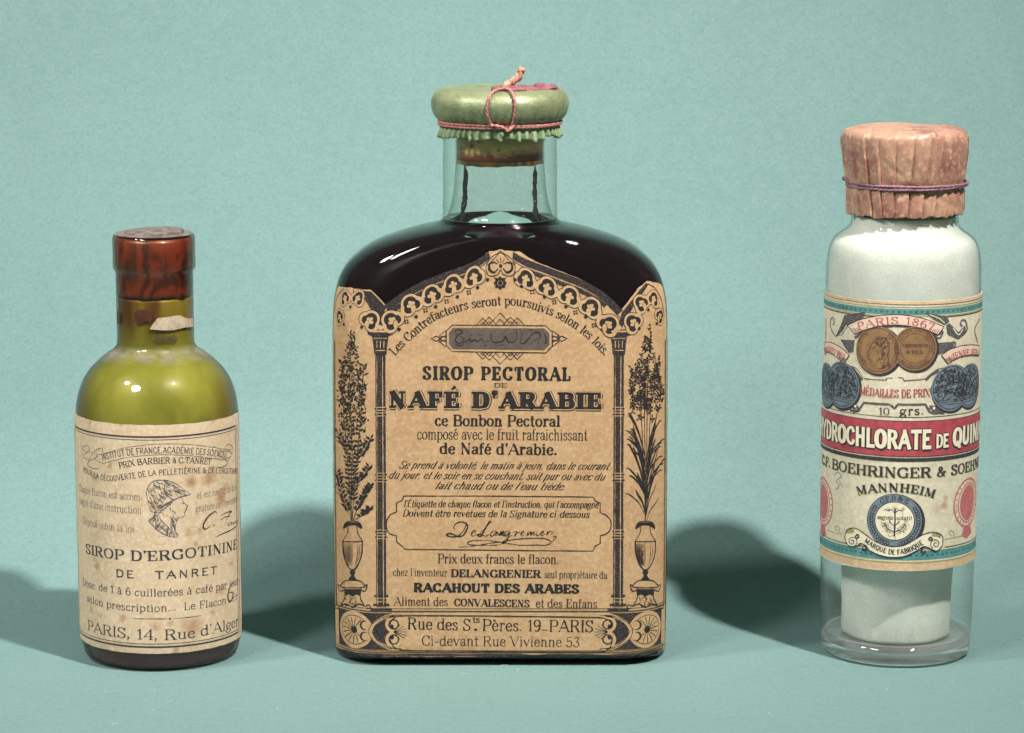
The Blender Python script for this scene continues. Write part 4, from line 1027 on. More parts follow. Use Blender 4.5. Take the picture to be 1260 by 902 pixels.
T2("DE", [(607.5, 476.3), (624, 476.5)], 5, SLAB)
I0, I1, I2 = Ink(S2, 0), Ink(S2, 1), Ink(S2, 2)
stN = Sty(.33, .14, .085, track=.2)
_px = [(479, 501.5), (744, 503.5)]
I0.text("NAFÉ D'ARABIE", _px, 20.5, stN, grow=2.1, shift=(.5, -.4)); I1.text("NAFÉ D'ARABIE", _px, 20.5, stN, grow=1.35, shift=(.1, 0)); I2.text("NAFÉ D'ARABIE", _px, 20.5, stN, grow=.1)
I0.build("title_outline", ink2, lab2); I1.build("title_halo", pap2, lab2); I2.build("title", ink2, lab2)
T2("ce Bonbon Pectoral", [(535, 524), (690, 525)], 14.2, Sty(.18, .08, .06, track=.03))
T2("composé avec le fruit rafraichissant", [(513, 540.5), (723, 542)], 14, Sty(.10, .05, .05))
T2("de Nafé d'Arabie.", [(541, 558.5), (686, 560)], 14.2, Sty(.18, .08, .06, track=.03))
SC = Sty(.13, .045, 0, slant=.55)
T2("Se prend à volonté, le matin à jeun, dans le courant", [(490, 576.3), (748, 578)], 9.5, SC)
T2("du jour, et le soir en se couchant, soit pur ou avec du", [(477, 588.7), (743, 591)], 9.5, SC)
T2("lait chaud ou de l'eau tiède.", [(534, 601.6), (694.6, 603)], 9.5, SC)
RD = Sty(.15, .06, 0, slant=.22)
T2("l'Étiquette de chaque flacon et l'instruction, qui l'accompagne", [(496.4, 623.7), (736, 625)], 8.8, RD)
T2("Doivent être revêtues de la Signature ci-dessous", [(494.8, 635.3), (725, 636.9)], 8.8, RD)
I = Ink(S2)
BX = [(497, 610), (495, 615.5), (488, 618.5), (488, 629.5), (480, 633), (475.8, 641), (475.8, 650), (480, 656.5), (487.5, 658.8), (488.5, 667), (494, 671), (498.5, 675.6), (616, 676.8), (729.5, 677.8), (732, 672), (738.5, 668.5), (738.5, 658.8), (745, 657), (751, 651), (751.5, 641), (746, 633.5), (738.5, 630.5), (738.5, 618.8), (733, 616.5), (729.6, 611.3), (616, 610.2), (497, 610)]
def brok(I, P, w_, **k):
    for a, b_ in zip(P[:-1], P[1:]): I.line([a, b_], w_, **k)
brok(I, BX[:5], 1.2); I.line(BX[4:9], 1.3, 5); brok(I, BX[8:17], 1.2); I.line(BX[16:21], 1.3, 5); brok(I, BX[20:], 1.2)
I.build("signature_frame", ink2, lab2)
I = Ink(S2)
Z5 = lambda P: [(470 + x / 6.44, 560 + y / 6.44) for x, y in P]; Z6 = lambda P: [(610 + x / 6.44, 560 + y / 6.44) for x, y in P]
for P, wd in ((Z5([(672, 530), (650, 590), (600, 640), (545, 645), (513, 632), (540, 618), (600, 640), (640, 635), (672, 590), (675, 550), (640, 528), (590, 538), (568, 572), (580, 585)]), 1.9),
              (Z5([(705, 622), (735, 612), (740, 598), (722, 600), (708, 625), (725, 640), (760, 622)]), 1.3), (Z5([(775, 625), (830, 560), (862, 528), (848, 528), (815, 590), (790, 636), (770, 640), (760, 630), (785, 625), (820, 640), (850, 625)]), 1.7),
              (Z5([(905, 600), (880, 600), (858, 628), (875, 640), (910, 605), (900, 635), (925, 625)]), 1.4), (Z5([(930, 638), (942, 602), (935, 632), (965, 602), (960, 638), (985, 620)]), 1.4),
              (Z6([(0, 630), (15, 612), (22, 625), (35, 632), (52, 605), (48, 632), (62, 622)]), 1.4), (Z6([(110, 600), (85, 602), (68, 628), (85, 638), (110, 610), (95, 660), (70, 695), (55, 690), (80, 665), (130, 632)]), 1.5),
              (Z6([(135, 610), (165, 605), (150, 640), (170, 615), (195, 605)]), 1.3), (Z6([(195, 630), (222, 612), (215, 602), (200, 620), (212, 638), (240, 620)]), 1.3), (Z6([(245, 636), (258, 602), (250, 634), (282, 604), (276, 634), (305, 606), (300, 636), (322, 620)]), 1.4),
              (Z6([(330, 604), (322, 630), (335, 636), (350, 620)]), 1.3), (Z6([(352, 628), (378, 612), (372, 602), (356, 618), (366, 638), (392, 622)]), 1.3), (Z6([(400, 636), (412, 604), (405, 628), (428, 602), (445, 606)]), 1.4), (Z6([(440, 625), (465, 600)]), 1.2),
              (Z5([(605, 727), (700, 722), (800, 705), (900, 690), (966, 690)]) + Z6([(60, 690), (110, 672), (250, 658), (380, 660), (440, 685), (400, 712), (330, 710), (200, 712), (120, 702), (40, 690), (-30, 680)]), 1.2),
              (Z5([(940, 688), (860, 676), (740, 675), (680, 688), (690, 705), (760, 712), (900, 712)]) + Z6([(0, 712), (60, 700)]), 1.1), (Z6([(440, 690), (470, 660), (478, 645), (462, 640), (455, 655)]), 1.3)):
    I.line(P, wd, 7, taper=.45)
I.build("signature", ink2, lab2)
T2("Prix deux francs le flacon.", [(538.4, 692.8), (687.6, 693.9)], 12, Sty(.13, .055, .05))
T2("chez l'inventeur", [(483.2, 708.5), (550.5, 709)], 10, Sty(.11, .05, .05))
T2("DELANGRENIER", [(554.8, 709.8), (665.8, 710.8)], 9.8, Sty(.24, .1, .06, track=.04))
T2("seul propriétaire du", [(669.6, 710.9), (747.4, 712)], 9.5, Sty(.11, .05, .05))
T2("RACAHOUT DES ARABES", [(509.2, 728.4), (713.3, 730.3)], 11.8, Sty(.30, .17, .03, track=.08))
T2("Aliment des", [(484.7, 744.8), (551.4, 745.5)], 11, Sty(.12, .05, .05))
T2("CONVALESCENS", [(558.9, 745.5), (651.9, 747.3)], 9.6, Sty(.22, .09, .06, track=.04))
T2("et des Enfans", [(659, 747.3), (735, 748)], 11, Sty(.12, .05, .05))
T2("Rue des S", [(500.8, 774), (579.5, 775.9)], 15, Sty(.12, .055, .05)); T2("ts", [(581.3, 766), (590.5, 766)], 8, Sty(.16, .08, .04)); T2("Pères. 19_PARIS", [(593, 776), (730.4, 777.7)], 15, Sty(.12, .055, .05))
T2(".", [(583, 776), (588, 776)], 12, Sty(.2, .1, 0))
T2("Ci-devant Rue Vivienne 53", [(518.5, 794), (713.3, 796)], 13, Sty(.09, .05, .04))

# cartouche with eastern script and its lattice
I = Ink(S2, 0); P_ = Ink(S2, 1); J = Ink(S2, 2)
OC = [(556.5, 399.8), (671.5, 400.6), (679.5, 408.5), (679.5, 426), (671.5, 434), (556.5, 432.3), (549, 424.2), (549, 407)]
I.line(OC, 1.1, closed=True); J.fill([(557.5, 403), (669.5, 403.8), (676, 410), (676, 424), (669.5, 430.2), (557.5, 429), (552.5, 423), (552.5, 409)])
for k, (cx_, hh) in enumerate(((594, 8.5), (602, 10), (615.5, 15), (628, 10), (636.5, 9))):
    for sg, y0 in ((-1, 399.8), (1, 433)):
        I.line([(cx_ - hh * .95, y0), (cx_, y0 + sg * hh)], .8); I.line([(cx_, y0 + sg * hh), (cx_ + hh * .95, y0)], .8)
        I.line([(cx_ - hh * .45, y0), (cx_, y0 + sg * hh * .48)], .7); I.line([(cx_, y0 + sg * hh * .48), (cx_ + hh * .45, y0)], .7)
for sx in (-1, 1):
    c0 = 614.3; e0 = 549 if sx < 0 else 679.5
    for dy in (-6, 0, 6):
        I.line([(e0, 416.5 + dy - 4), (e0 + sx * 9, 416.5 + dy * .55)], .9); I.line([(e0, 416.5 + dy + 4), (e0 + sx * 9, 416.5 + dy * .55)], .9)
    I.line([(e0 + sx * 6, 416.5), (e0 + sx * 12, 413.3), (e0 + sx * 18.5, 416.3), (e0 + sx * 12, 419.8)], 1.4, closed=True)
I.build("cartouche_lattice", ink2, lab2)
J.build("cartouche_panel", ink_material("grey_tint_ink", (.085, .065, .060), .35, 130, fade=.06), lab2)
K = Ink(S2, 3)
for P, wd in (([(563, 412), (560, 407.5), (565, 405.5), (569, 408), (563, 413), (560, 419), (566, 422), (571, 418), (567, 414)], 1.6), ([(571, 420.5), (576, 419), (578, 416.5), (580, 420), (584, 418), (588, 420), (592, 417), (596, 420.5), (602, 419.5)], 1.7),
              ([(560, 423.5), (568, 425), (571, 420)], 1.3), ([(604, 410), (606, 420), (612, 421), (619, 419), (622, 414), (625, 420), (632, 420.5), (636, 416), (635, 407)], 1.6), ([(640, 405), (642, 413), (640, 421), (645, 422), (650, 417), (656, 410), (663, 409), (665, 415), (658, 418), (652, 424)], 1.5),
              ([(668, 408), (671, 413), (672, 421), (668, 423)], 1.3), ([(609, 425), (620, 424)], 1.0), ([(577, 413), (581, 412)], 1.3), ([(589, 412), (593, 411.5)], 1.3), ([(626, 411), (629, 410)], 1.3), ([(596, 425), (600, 425)], 1.2), ([(651, 406), (656, 405)], 1.1)):
    K.line(P, wd, 6, taper=.5)
K.build("cartouche_script", ink2, lab2)

# arched border: dark band, scroll lobes, spandrels
A0, A1, A2, A3 = Ink(S2, 0), Ink(S2, 1), Ink(S2, 2), Ink(S2, 3)
SPK = Ink(S2, 0)
archL = [(475, 379), (482, 373.5), (500, 361), (520, 350.5), (545, 340), (570, 331.5), (588, 323), (602, 313.5)]
archR = [(631, 313.5), (646, 322), (670, 331), (690, 338.5), (720, 350.5), (745, 366), (763, 384)]
for A in (archL, archR):
    SPK.line([(x, y + .4) for x, y in A], 9.6, 6)
    off = [(x, y + 7.2) for x, y in A]
    A0.line(off, 1.0, 6)
    SPK.line([(x, y + 10.4) for x, y in A[1:-1]], 4.6, 6)
lobes = [(482.5, 394.8, -48), (505.8, 374.8, -36), (531.5, 363.2, -24), (557.3, 350.7, -22), (583, 340.7, -24), (647, 343, 22), (673.4, 353.4, 24), (700.9, 364.6, 26), (727, 378.5, 32), (748.6, 399.5, 50)]
def lobe(cx_, cy_, ang, sc_=1.0, sq=1.0):
    sc_ *= 1.1
    q = S2.inv([(cx_, cy_)])[0]; a = R_(-ang)
    D = lambda I, r, x=0., y=0., ry=None: I.disc((q[0] + sc_ * sq * (x * math.cos(a) - y * math.sin(a)), q[1] + sc_ * (x * math.sin(a) + y * math.cos(a))), r * sc_ * sq, (ry or r) * sc_, uv=True, rot=0, n=22)
    for x in (-5.5, 5.5): D(A0, 9.0, x, -2.2)
    D(A0, 11.2, 0, 2.2)
    for x in (-5.5, 5.5): D(A1, 8.1, x, -2.2)
    D(A1, 10.3, 0, 2.2)
    for x in (-4.6, 4.6): D(A2, 5.0, x, -2.6)
    D(A2, 7.4, 0, 2.4)
    D(A3, 2.5, 0, -5.5, 4.5); D(A3, 1.9, -3.0, .2); D(A3, 1.9, 3.0, .2); D(A3, 1.8, 0, 3.0); D(A3, 1.5, 0, .2, 4.0)
for l in lobes: lobe(*l)
for (x, y) in ((491, 405), (512, 389.5), (536, 377), (562.7, 365), (587.7, 353.5), (600, 344), (634, 344), (641.8, 352), (670, 365), (696.4, 377), (720.7, 389.5), (741, 405.5)):
    A2.disc((x, y), 2.2, 2.2)
for (x, y) in ((500, 395.5), (523.5, 381.5), (549.7, 370.5), (577, 359.5), (655, 359), (682, 371.5), (708, 384), (731, 400)):
    for k in range(4):
        a = k * 1.57 + .6; A2.disc((x + 2.2 * math.cos(a), y + 2.2 * math.sin(a)), 1.1, 1.1)
# crown palmette and the small rosette beneath
A0.line([(600, 326), (616, 308.5), (633, 326)], 1.2, 0); A0.line([(598, 330), (603, 318), (616, 311), (629, 318), (634, 330), (630, 339), (620, 338), (616, 332), (612, 338), (602, 339)], 1.2, 6, True)
for s_ in (-1, 1):
    A2.line([(616 + s_ * 3, 330), (616 + s_ * 8, 335), (616 + s_ * 14, 331), (616 + s_ * 13, 324), (616 + s_ * 8, 323)], 3.0, 6, taper=.5)
for k in range(5): a = R_(30 + 30 * k); A2.line([(616 + 4 * math.cos(a), 327 - 4 * math.sin(a)), (616 + 10 * math.cos(a), 326 - 9 * math.sin(a))], 1.0)
A2.disc((616, 327), 2.4)
for k in range(8): a = k * math.pi / 4; A2.disc((615.5 + 5.6 * math.cos(a), 348 + 5.6 * math.sin(a)), 2.3, 2.3)
A2.disc((615.5, 348), 2.8); A2.line([(608, 341), (612, 344)], 1.2); A2.line([(623, 341), (619, 344)], 1.2)
# side arches
SPK.fill([(457, 358.5), (466, 367.5), (474.5, 378), (471, 398), (466, 404), (462, 390), (453, 374), (445, 362), (447, 357.5)])
SPK.fill([(794, 348), (786, 357), (777, 369), (765, 384), (762, 396), (765, 404), (771, 390), (780, 376), (790, 361), (797, 350)])
for P in ([(449, 358), (458, 372), (465, 388), (470, 402)], [(797, 349.5), (786, 362), (776, 378), (768, 402)], [(797, 349.5), (806, 356), (813, 370), (816, 390)], [(424, 355), (416, 366), (412.5, 385)], [(436, 355), (436, 372)]):
    A0.line(P, 1.2, 6)
for l in ((441, 367, 25, .75, .9), (455.5, 394.5, 40, .95, .95), (425.5, 367, -30, .75, .85), (419, 390, -40, .75, .8), (789, 373.5, -45, .85, .95), (779, 397, -50, .95, .9), (803.5, 368, 35, .8, .9), (811, 389, 55, .75, .9)): lobe(*l)
for (x, y) in ((432, 377.5), (445.5, 402.5), (424, 399), (797, 381), (786, 404), (807, 398)): A2.disc((x, y), 1.9)
SPK.build("arch_band", ink2s, lab2, "speckled dark band under the arch edge"); A0.build("arch_outline", ink2, lab2); A1.build("scroll_halo", pap2, lab2); A2.build("scroll_ornament", ink2, lab2); A3.build("scroll_tracery", pap2, lab2)

# columns
def column2(xt, xb):
    C0_, C1_, C2_ = Ink(S2, 0), Ink(S2, 2), Ink(S2, 3)
    X = lambda y: xt + (xb - xt) * (y - 436) / (745 - 436)
    C0_.line([(X(434), 434), (X(590), 590), (X(747), 747)], 12.0, 6, rough=.05)
    C1_.line([(X(438) + 2.6, 438), (X(590) + 2.6, 590), (X(744) + 2.6, 744)], .9, 6); C1_.line([(X(438) - 4.4, 438), (X(744) - 4.4, 744)], .5)
    for y in (506, 587, 657):
        for d in (-5, -1.5, 2, 5.5): C1_.line([(X(y) - 5.2, y + d), (X(y) + 5.2, y + d)], .9)
        C0_.line([(X(y) - 7.4, y - 3.2), (X(y) + 7.4, y - 3.2)], 1.5); C0_.line([(X(y) - 7.4, y + 3.8), (X(y) + 7.4, y + 3.8)], 1.5)
    C0_.fill([(X(410) - 16.5, 405), (X(410) + 16.5, 405), (X(410) + 15, 411.5), (X(410) + 10, 414), (X(420) + 8.5, 424), (X(430) + 7.5, 436), (X(430) - 7.5, 436), (X(420) - 8.5, 424), (X(410) - 10, 414), (X(410) - 15, 411.5)])
    C1_.line([(X(410) - 9, 407.6), (X(410) + 9, 407.6)], 2.2); C1_.line([(X(410) - 8, 416), (X(410) + 8, 416)], .9); C1_.line([(X(430) - 6, 431), (X(430) + 6, 431)], .9)
    for d in (-4.5, 0, 4.5): C1_.line([(X(420) + d, 419), (X(420) + d * .9, 428)], .9)
    C1_.disc((X(404), 403), 3.2); C0_.line([(X(404) - 3.4, 403), (X(404), 399.4), (X(404) + 3.4, 403), (X(404), 406.6)], .8, 5, True)
    for y, w_ in ((733, 17), (744, 20), (749.5, 26)): C0_.line([(X(y) - w_ / 2, y), (X(y) + w_ / 2, y)], 3.0)
    for y in (736, 740, 746.6): C1_.line([(X(y) - 7, y), (X(y) + 7, y)], .7)
    C0_.build("column_ornament", ink2s, lab2); C1_.build("column_highlights", pap2, lab2)
column2(468.2, 469.4); column2(761.3, 760.4)

# bottom panel
B0, B1, B2, B3 = Ink(S2, 0), Ink(S2, 1), Ink(S2, 2), Ink(S2, 3)
vt = S2.inv([(616, 752)])[0][1]; vbm = S2.inv([(616, 802.5)])[0][1]
B2.band(UL + 4, UR - 4, vt - .6, vt + .6); B2.band(UL + 4, UR - 4, vt + 3.2, vt + 3.8); B2.band(UL + 4, UR - 4, vbm - .5, vbm + .5); B2.band(UL + 4, UR - 4, vbm + 2.0, vbm + 2.6)
for s_ in (-1, 1):
    ue = (UR - 12) * s_; ui = S2.inv([(616 + s_ * 134, 775)])[0][0]
    B0, B1, B3 = Ink(S2, 0), Ink(S2, 1), Ink(S2, 3)
    B0.band(min(ue, ui), max(ue, ui), vbm + 3.4, vt - 2.2)
    vm = (vt + vbm) / 2; hh = (vt - vbm) / 2
    cu = S2.inv([(616 + s_ * 179.5, 775)])[0][0]
    D = lambda I, x, y, r, ry=None, r0=0.: I.disc((cu + s_ * x, vm + y), r, ry or r, uv=True, n=30, r0=r0)
    D(B1, 0, .5, 25, 23.2); D(B2, 0, .5, 20.5, 18.6); D(B3, 0, .5, 19.6, 17.7)
    # scroll ends towards the middle
    K2 = Ink(S2, 4)
    for y in (-7, 7):
        K2.disc((cu - s_ * 14, vm + .5 + y), 6.0, 6.0, uv=True); 
    K3 = Ink(S2, 5)
    for y in (-7, 7): K3.disc((cu - s_ * 16, vm + .5 + y), 5.2, 5.0, uv=True)
    for k in range(13):
        a = R_(-140 + 280 * k / 12)
        x0, y0 = 5 * math.cos(a), 5 * math.sin(a); x1, y1 = 18 * math.cos(a + .12), 16.6 * math.sin(a + .12)
        if x1 < -13 : continue
        K2.line([(cu + s_ * x0, vm + y0), (cu + s_ * (x0 + x1) / 2, vm + (y0 + y1) / 2 + 1), (cu + s_ * x1, vm + y1)], 1.0, 4, uv=True)
    K2.disc((cu, vm + .5), 4.6, 4.6, uv=True)
    K2.build("corner_rosette", ink2, lab2); K3.build("rosette_scroll", pap2, lab2)
    # pointed ring beside it
    c2 = cu - s_ * 31
    ring = [(c2 + s_ * 10, vm), (c2 + s_ * 5.5, vm + 8.5), (c2 - s_ * 3, vm + 15.5), (c2 - s_ * 14, vm + 20), (c2 - s_ * 26, vm + 21.5)]; ring2_ = [(x, 2 * vm - y) for x, y in ring]
    for R__ in (ring, ring2_): B1.line(R__, 4.6, 6, uv=True); B2.line([(x + s_ * 2.6, y) for x, y in R__], .8, 6, uv=True); B2.line([(x - s_ * 2.6, y) for x, y in R__], .8, 6, uv=True)
    for y in (-1, 1):
        B1.disc((c2 - s_ * 19, vm + y * 9.5), 10.5, 10.5, uv=True); B2.disc((c2 - s_ * 19, vm + y * 9.5), 6.6, 6.6, uv=True, r0=.74); B2.disc((c2 - s_ * 16.5, vm + y * 6.8), 2.8, 2.8, uv=True)
    B1.disc((c2 - s_ * 26, vm), 9, 7, uv=True)
    for k in range(7):
        a = R_(-75 + 25 * k); B2.line([(c2 - s_ * 19, vm), (c2 - s_ * (24 + 11 * math.cos(a)), vm + 9.5 * math.sin(a))], 2.0, uv=True, taper=.4)
    B0.build("panel_ground", ink2s, lab2); B1.build("panel_bands", pap2, lab2); B3.build("rosette_ground", pap2, lab2)
# inner frame line with rounded ends
e_ = [(499, 757), (560, 757.3), (616, 757.8), (680, 758.5), (735, 759.3)]
B2.line(e_, 1.3, 4); B2.line([(505, 800), (560, 800.6), (616, 801.2), (680, 801.8), (733, 802)], 1.1, 4)
B2.line([(499, 757), (488, 758.5), (482, 763), (480, 768)], 1.2, 5); B2.line([(505, 800), (492, 799), (484, 795), (480, 787)], 1.2, 5)
B2.line([(735, 759.3), (745, 761), (751, 765), (753, 770)], 1.2, 5); B2.line([(733, 802), (744, 801), (750, 797), (753, 790)], 1.2, 5)
B2.build("panel_lines", ink2, lab2)

# potted plants at the sides
def vase(cx_, hw):
    I, H = Ink(S2, 0), Ink(S2, 2)
    q = lambda x, y: (cx_ + x * hw, y)
    I.line([q(-.7, 643), q(-.95, 650), q(-.5, 647), q(0, 644), q(.5, 647), q(.95, 650), q(.7, 643), q(0, 641)], 1.2, 5, True); I.fill([q(-.7, 643), q(-.9, 649), q(-.4, 646.5), q(.4, 646.5), q(.9, 649), q(.7, 643)], 4)
    I.line([q(-.45, 648), q(-.55, 656), q(-1, 665)], 1.1, 5); I.line([q(.45, 648), q(.55, 656), q(1, 665)], 1.1, 5); I.line([q(-1, 666), q(1, 666)], 1.3)
    I.line([q(-1, 665), q(-.95, 680), q(-.6, 694), q(-.15, 701)], 1.8, 6); I.line([q(1, 665), q(.95, 680), q(.6, 694), q(.15, 701)], 1.8, 6)
    for k in range(9):
        x = -.9 + k * .11; I.line([q(x, 668), q(x * .95, 680), q(x * .5 - .02, 696)], 1.0 if k < 6 else .6, 5, taper=.3)
    for x in (.55, .75): I.line([q(x, 668), q(x * .9, 682), q(x * .45, 696)], .8, 5, taper=.3)
    I.fill([q(-.15, 700), q(.15, 700), q(.3, 704), q(.15, 708), q(.5, 714), q(-.5, 714), q(-.15, 708), q(-.3, 704)])
    I.line([q(-1.1, 718), q(-.6, 714), q(.6, 714), q(1.1, 718), q(1.2, 722), q(0, 723), q(-1.2, 722)], 1.4, 5, True); I.line([q(-1.2, 722), q(-1.5, 719), q(-1.3, 727), q(-.9, 726)], 1.4, 4); I.line([q(1.2, 722), q(1.5, 719), q(1.3, 727), q(.9, 726)], 1.4, 4)
    I.line([q(-.85, 724), q(-.8, 735), q(-1.2, 745)], 1.3, 5); I.line([q(.85, 724), q(.8, 735), q(1.2, 745)], 1.3, 5)
    I.fill([q(-.8, 724.5), q(.8, 724.5), q(.75, 733), q(.4, 731), q(0, 734), q(-.4, 731), q(-.75, 733)])
    r_ = random.Random(int(cx_))
    for k in range(22):
        x = r_.uniform(-.7, .7); y = r_.uniform(733, 745); I.line([q(x, y), q(x + r_.uniform(-.2, .2), y + r_.uniform(1, 4))], .8)
    I.line([q(-1.2, 745), q(-.6, 743), q(0, 747), q(.6, 743), q(1.2, 745)], 1.8, 5)
    for s_ in (-1, 1): I.line([q(s_ * 1.2, 746), q(s_ * 1.7, 744), q(s_ * 1.8, 748), q(s_ * 1.4, 748)], 1.3, 5)
    I.build("vase_ornament", ink2, lab2)
vase(434.5, 11.8); vase(793.5, 12.2)
def leaf(I, x, y, a, l, w_):
    c_, s_ = math.cos(a), math.sin(a); P = [(x, y), (x + l * .5 * c_ - w_ * s_, y + l * .5 * s_ + w_ * c_), (x + l * c_, y + l * s_), (x + l * .5 * c_ + w_ * s_, y + l * .5 * s_ - w_ * c_)]
    LEAVES.append(P)
LEAVES = []
def flush(I):
    UV = S2.inv(np.array(LEAVES).reshape(-1, 2)).reshape(-1, 4, 2)
    for q in UV: I._add(q, [(0, 1, 2, 3)] if (q[1, 0] - q[0, 0]) * (q[2, 1] - q[0, 1]) - (q[1, 1] - q[0, 1]) * (q[2, 0] - q[0, 0]) > 0 else [(3, 2, 1, 0)])
    LEAVES.clear()
r_ = random.Random(3)
I = Ink(S2)
for (P) in ([(434, 641), (433, 600), (434, 560), (433, 520), (431, 470), (432, 425)], [(434, 641), (437, 600), (440, 560), (444, 520), (446, 480), (448, 452)], [(433, 640), (430, 590), (427, 550), (424, 510), (421, 470), (422, 445)], [(435, 640), (442, 622), (450, 608), (456, 598)], [(433, 640), (426, 622), (420, 600), (416, 582)], [(436, 600), (446, 588), (455, 575)], [(436, 640), (448, 633), (456, 626)], [(437, 570), (448, 556), (456, 540)], [(432, 560), (422, 545), (416, 530)]):
    I.line(P, .9, 5)
    q = catmull(P, 8)
    for (x, y) in q[5:]:
        for s_ in (-1, 1):
            if y < 545 and r_.random() < .35: continue
            leaf(I, x, y, -1.5708 + s_ * r_.uniform(.5, 1.2), r_.uniform(5, 8.5), r_.uniform(1.0, 1.7))
for k in range(560):
    y = r_.triangular(412, 560, 480); hw = np.interp(y, [410, 440, 480, 520, 560], [2, 9, 16, 18, 14]); x = 434 + (y - 480) * .01 + r_.uniform(-hw, hw)
    leaf(I, x, y, r_.uniform(-2.8, -.3), r_.uniform(2.2, 4.6), r_.uniform(.6, 1.2))
for k in range(40): x, y = 434 + r_.uniform(-3, 3), 408 + 34 * r_.random(); leaf(I, x, y, r_.uniform(-2.2, -.9), r_.uniform(3, 5), .9)
flush(I); I.build("plant_ornament", ink2, lab2)
I = Ink(S2)
for k in range(44):
    y0 = r_.uniform(560, 640); s_ = r_.choice((-1, 1)); sp = r_.uniform(8, 25); up_ = r_.uniform(20, 62)
    P = [(794, y0 + 4), (794 + s_ * sp * .35, y0 - up_ * .5), (794 + s_ * sp * .8, y0 - up_ * .9), (794 + s_ * sp, y0 - up_ * (.95 if sp > 17 else 1.15))]
    I.line(P, r_.uniform(1.3, 2.4), 6, taper=.12)
for x in (-5, -1.5, 1.5, 5): I.line([(793.5, 640), (794 + x * .4, 590), (794 + x, 520), (794 + x * 1.5, 470)], .9, 5)
for k in range(250):
    y = r_.triangular(405, 520, 490); hw = np.interp(y, [405, 425, 450, 480, 515], [2, 5, 13, 20, 17]); x = 795 + r_.uniform(-hw, hw)
    a0 = r_.uniform(0, 6.28); n_ = 3
    for j in range(n_): leaf(I, x, y, a0 + j * 2.1, r_.uniform(2.5, 4.8), r_.uniform(.7, 1.3))
for (x, y0, y1) in ((799, 402, 440), (809, 440, 470), (776, 452, 480)):
    for k in range(9): yy = y0 + (y1 - y0) * k / 8; leaf(I, x, yy, r_.uniform(-2.6, -.5), 4.5, 1.3); leaf(I, x, yy, r_.uniform(.3, 2.6), 3.5, 1.2)
flush(I); I.build("plant_ornament", ink2, lab2)
# side border lines and the ragged lower strip
for us in ((UL + 4, UL + 6.5), (UR - 4, UR - 6.5)):
    I = Ink(S2)
    for u in us: I.line([(u, vt), (u, vt + 330)], 1.2, uv=True)
    I.build("border_rule", ink2, lab2)
I = Ink(S2, 0); I.band(UL + 6, UR - 6, vb + .2, lambda u: vb + 2.2 + .8 * np.sin(u * .11) * np.sin(u * .037)); I.build("torn_edge_dark_line", ink2s, lab2)  # narrow dark speckled strip along the ragged lower edge

# ================================================================= LABEL 3
vrow = lambda y: S3.inv([(1108.5, y)])[0][1]
UE = R3L * R_(95)
lab3 = paper("label", S3, -UE, UE, lambda u: vrow(370.5) + .004 * u, lambda u: vrow(702.5) + .004 * u,
    paper_material("ivory_paper", (.62, .55, .42), (.53, .46, .34), (.70, .64, .51), pxst(S3, [(1161, 622, 7, .75), (1163, 613, 5, .6), (1152, 626, 8, .35), (1090, 489, 9, .35), (1045, 600, 6, .25), (1176, 629, 6, .4)]), .3, .35, (.36, .20, .08)), b3, 160, 60, .3, label="ivory paper label with pink title band")
k_ink = ink_material("black_litho_ink", (.030, .026, .034), .12); k_soft = ink_material("grey_litho_ink", (.07, .065, .075), .3, 70, fade=.1)
teal = ink_material("teal_litho_ink", (.075, .20, .20), .16, 80); pinkm = ink_material("pink_litho_ink", (.33, .05, .068), .10, 60, fade=.02)
pinks = ink_material("pale_pink_ink", (.46, .11, .12), .3, 60, fade=.14); olive = ink_material("olive_litho_ink", (.26, .25, .10), .15, 60); blue = ink_material("blue_grey_ink", (.13, .165, .20), .12, 80)
bronze = ink_material("bronze_ink", (.215, .12, .055), .1, 60); cream = paper_material("ivory_print", (.74, .66, .50), (.68, .59, .42), (.80, .73, .57), (), .2, .2); rose = paper_material("rose_tint", (.72, .52, .42), (.66, .45, .36), (.76, .60, .48), (), .2, .2)
margin = paper_material("brown_margin", (.60, .42, .27), (.50, .33, .20), (.68, .52, .36), (), .5, .3)
vt0, vb0 = vrow(370.5), vrow(702.5)
M = Ink(S3, -2); M.band(-UE + 1, UE - 1, vrow(374.6), vt0 - .8); M.build("margin_strip", margin, lab3)
M = Ink(S3, -2); M.band(-UE + 1, UE - 1, vb0 + .8, vrow(692.5)); M.build("margin_strip", margin, lab3)
L0, L1 = Ink(S3, 0), Ink(S3, 0)
for a, b_ in ((387.3, 380), (689, 678)):
    K0 = Ink(S3, 1)
    T_ = Ink(S3, 0); T_.band(-UE + 1, UE - 1, vrow(a), vrow(b_)); T_.build("teal_stripe", teal, lab3)
    for k in range(46):
        u = -UE + 4 + k * (2 * UE - 8) / 45; K0.disc((u, vrow((a + b_) / 2)), 1.5, 1.5, uv=True, n=6)
    d_ = K0.build("stripe_dots", ink_material("dark_teal_ink", (.03, .085, .095), .1), lab3); d_['kind'] = 'stuff' 
for a, b_ in ((692.6, 691.2), (378.6, 377.4), (389.6, 388.6)):
    O_ = Ink(S3, 0); O_.band(-UE + 1, UE - 1, vrow(a), vrow(b_)); O_.build("olive_line", olive, lab3)
for u0_, u1_, a, b_ in ((-UE + 1, UE - 1, 375.2, 374.5), (-UE + 1, -46, 676, 675), (48, UE - 1, 676, 675), (-UE + 1, -46, 391.4, 390.2), (44, UE - 1, 391.4, 390.2), (-UE + 1, UE - 1, 513.5, 512.7), (-UE + 1, UE - 1, 518.4, 517.6), (-UE + 1, UE - 1, 562, 561.1)):
    K = Ink(S3, 1); K.band(u0_, u1_, vrow(a), vrow(b_)); K.build("rule_line", k_ink, lab3)
K = Ink(S3, 1); K.band(-UE + 1, UE - 1, vrow(568), vrow(563.3)); K.build("black_rule", ink_material("speckled_litho", (.03, .028, .034), .3, 90), lab3)
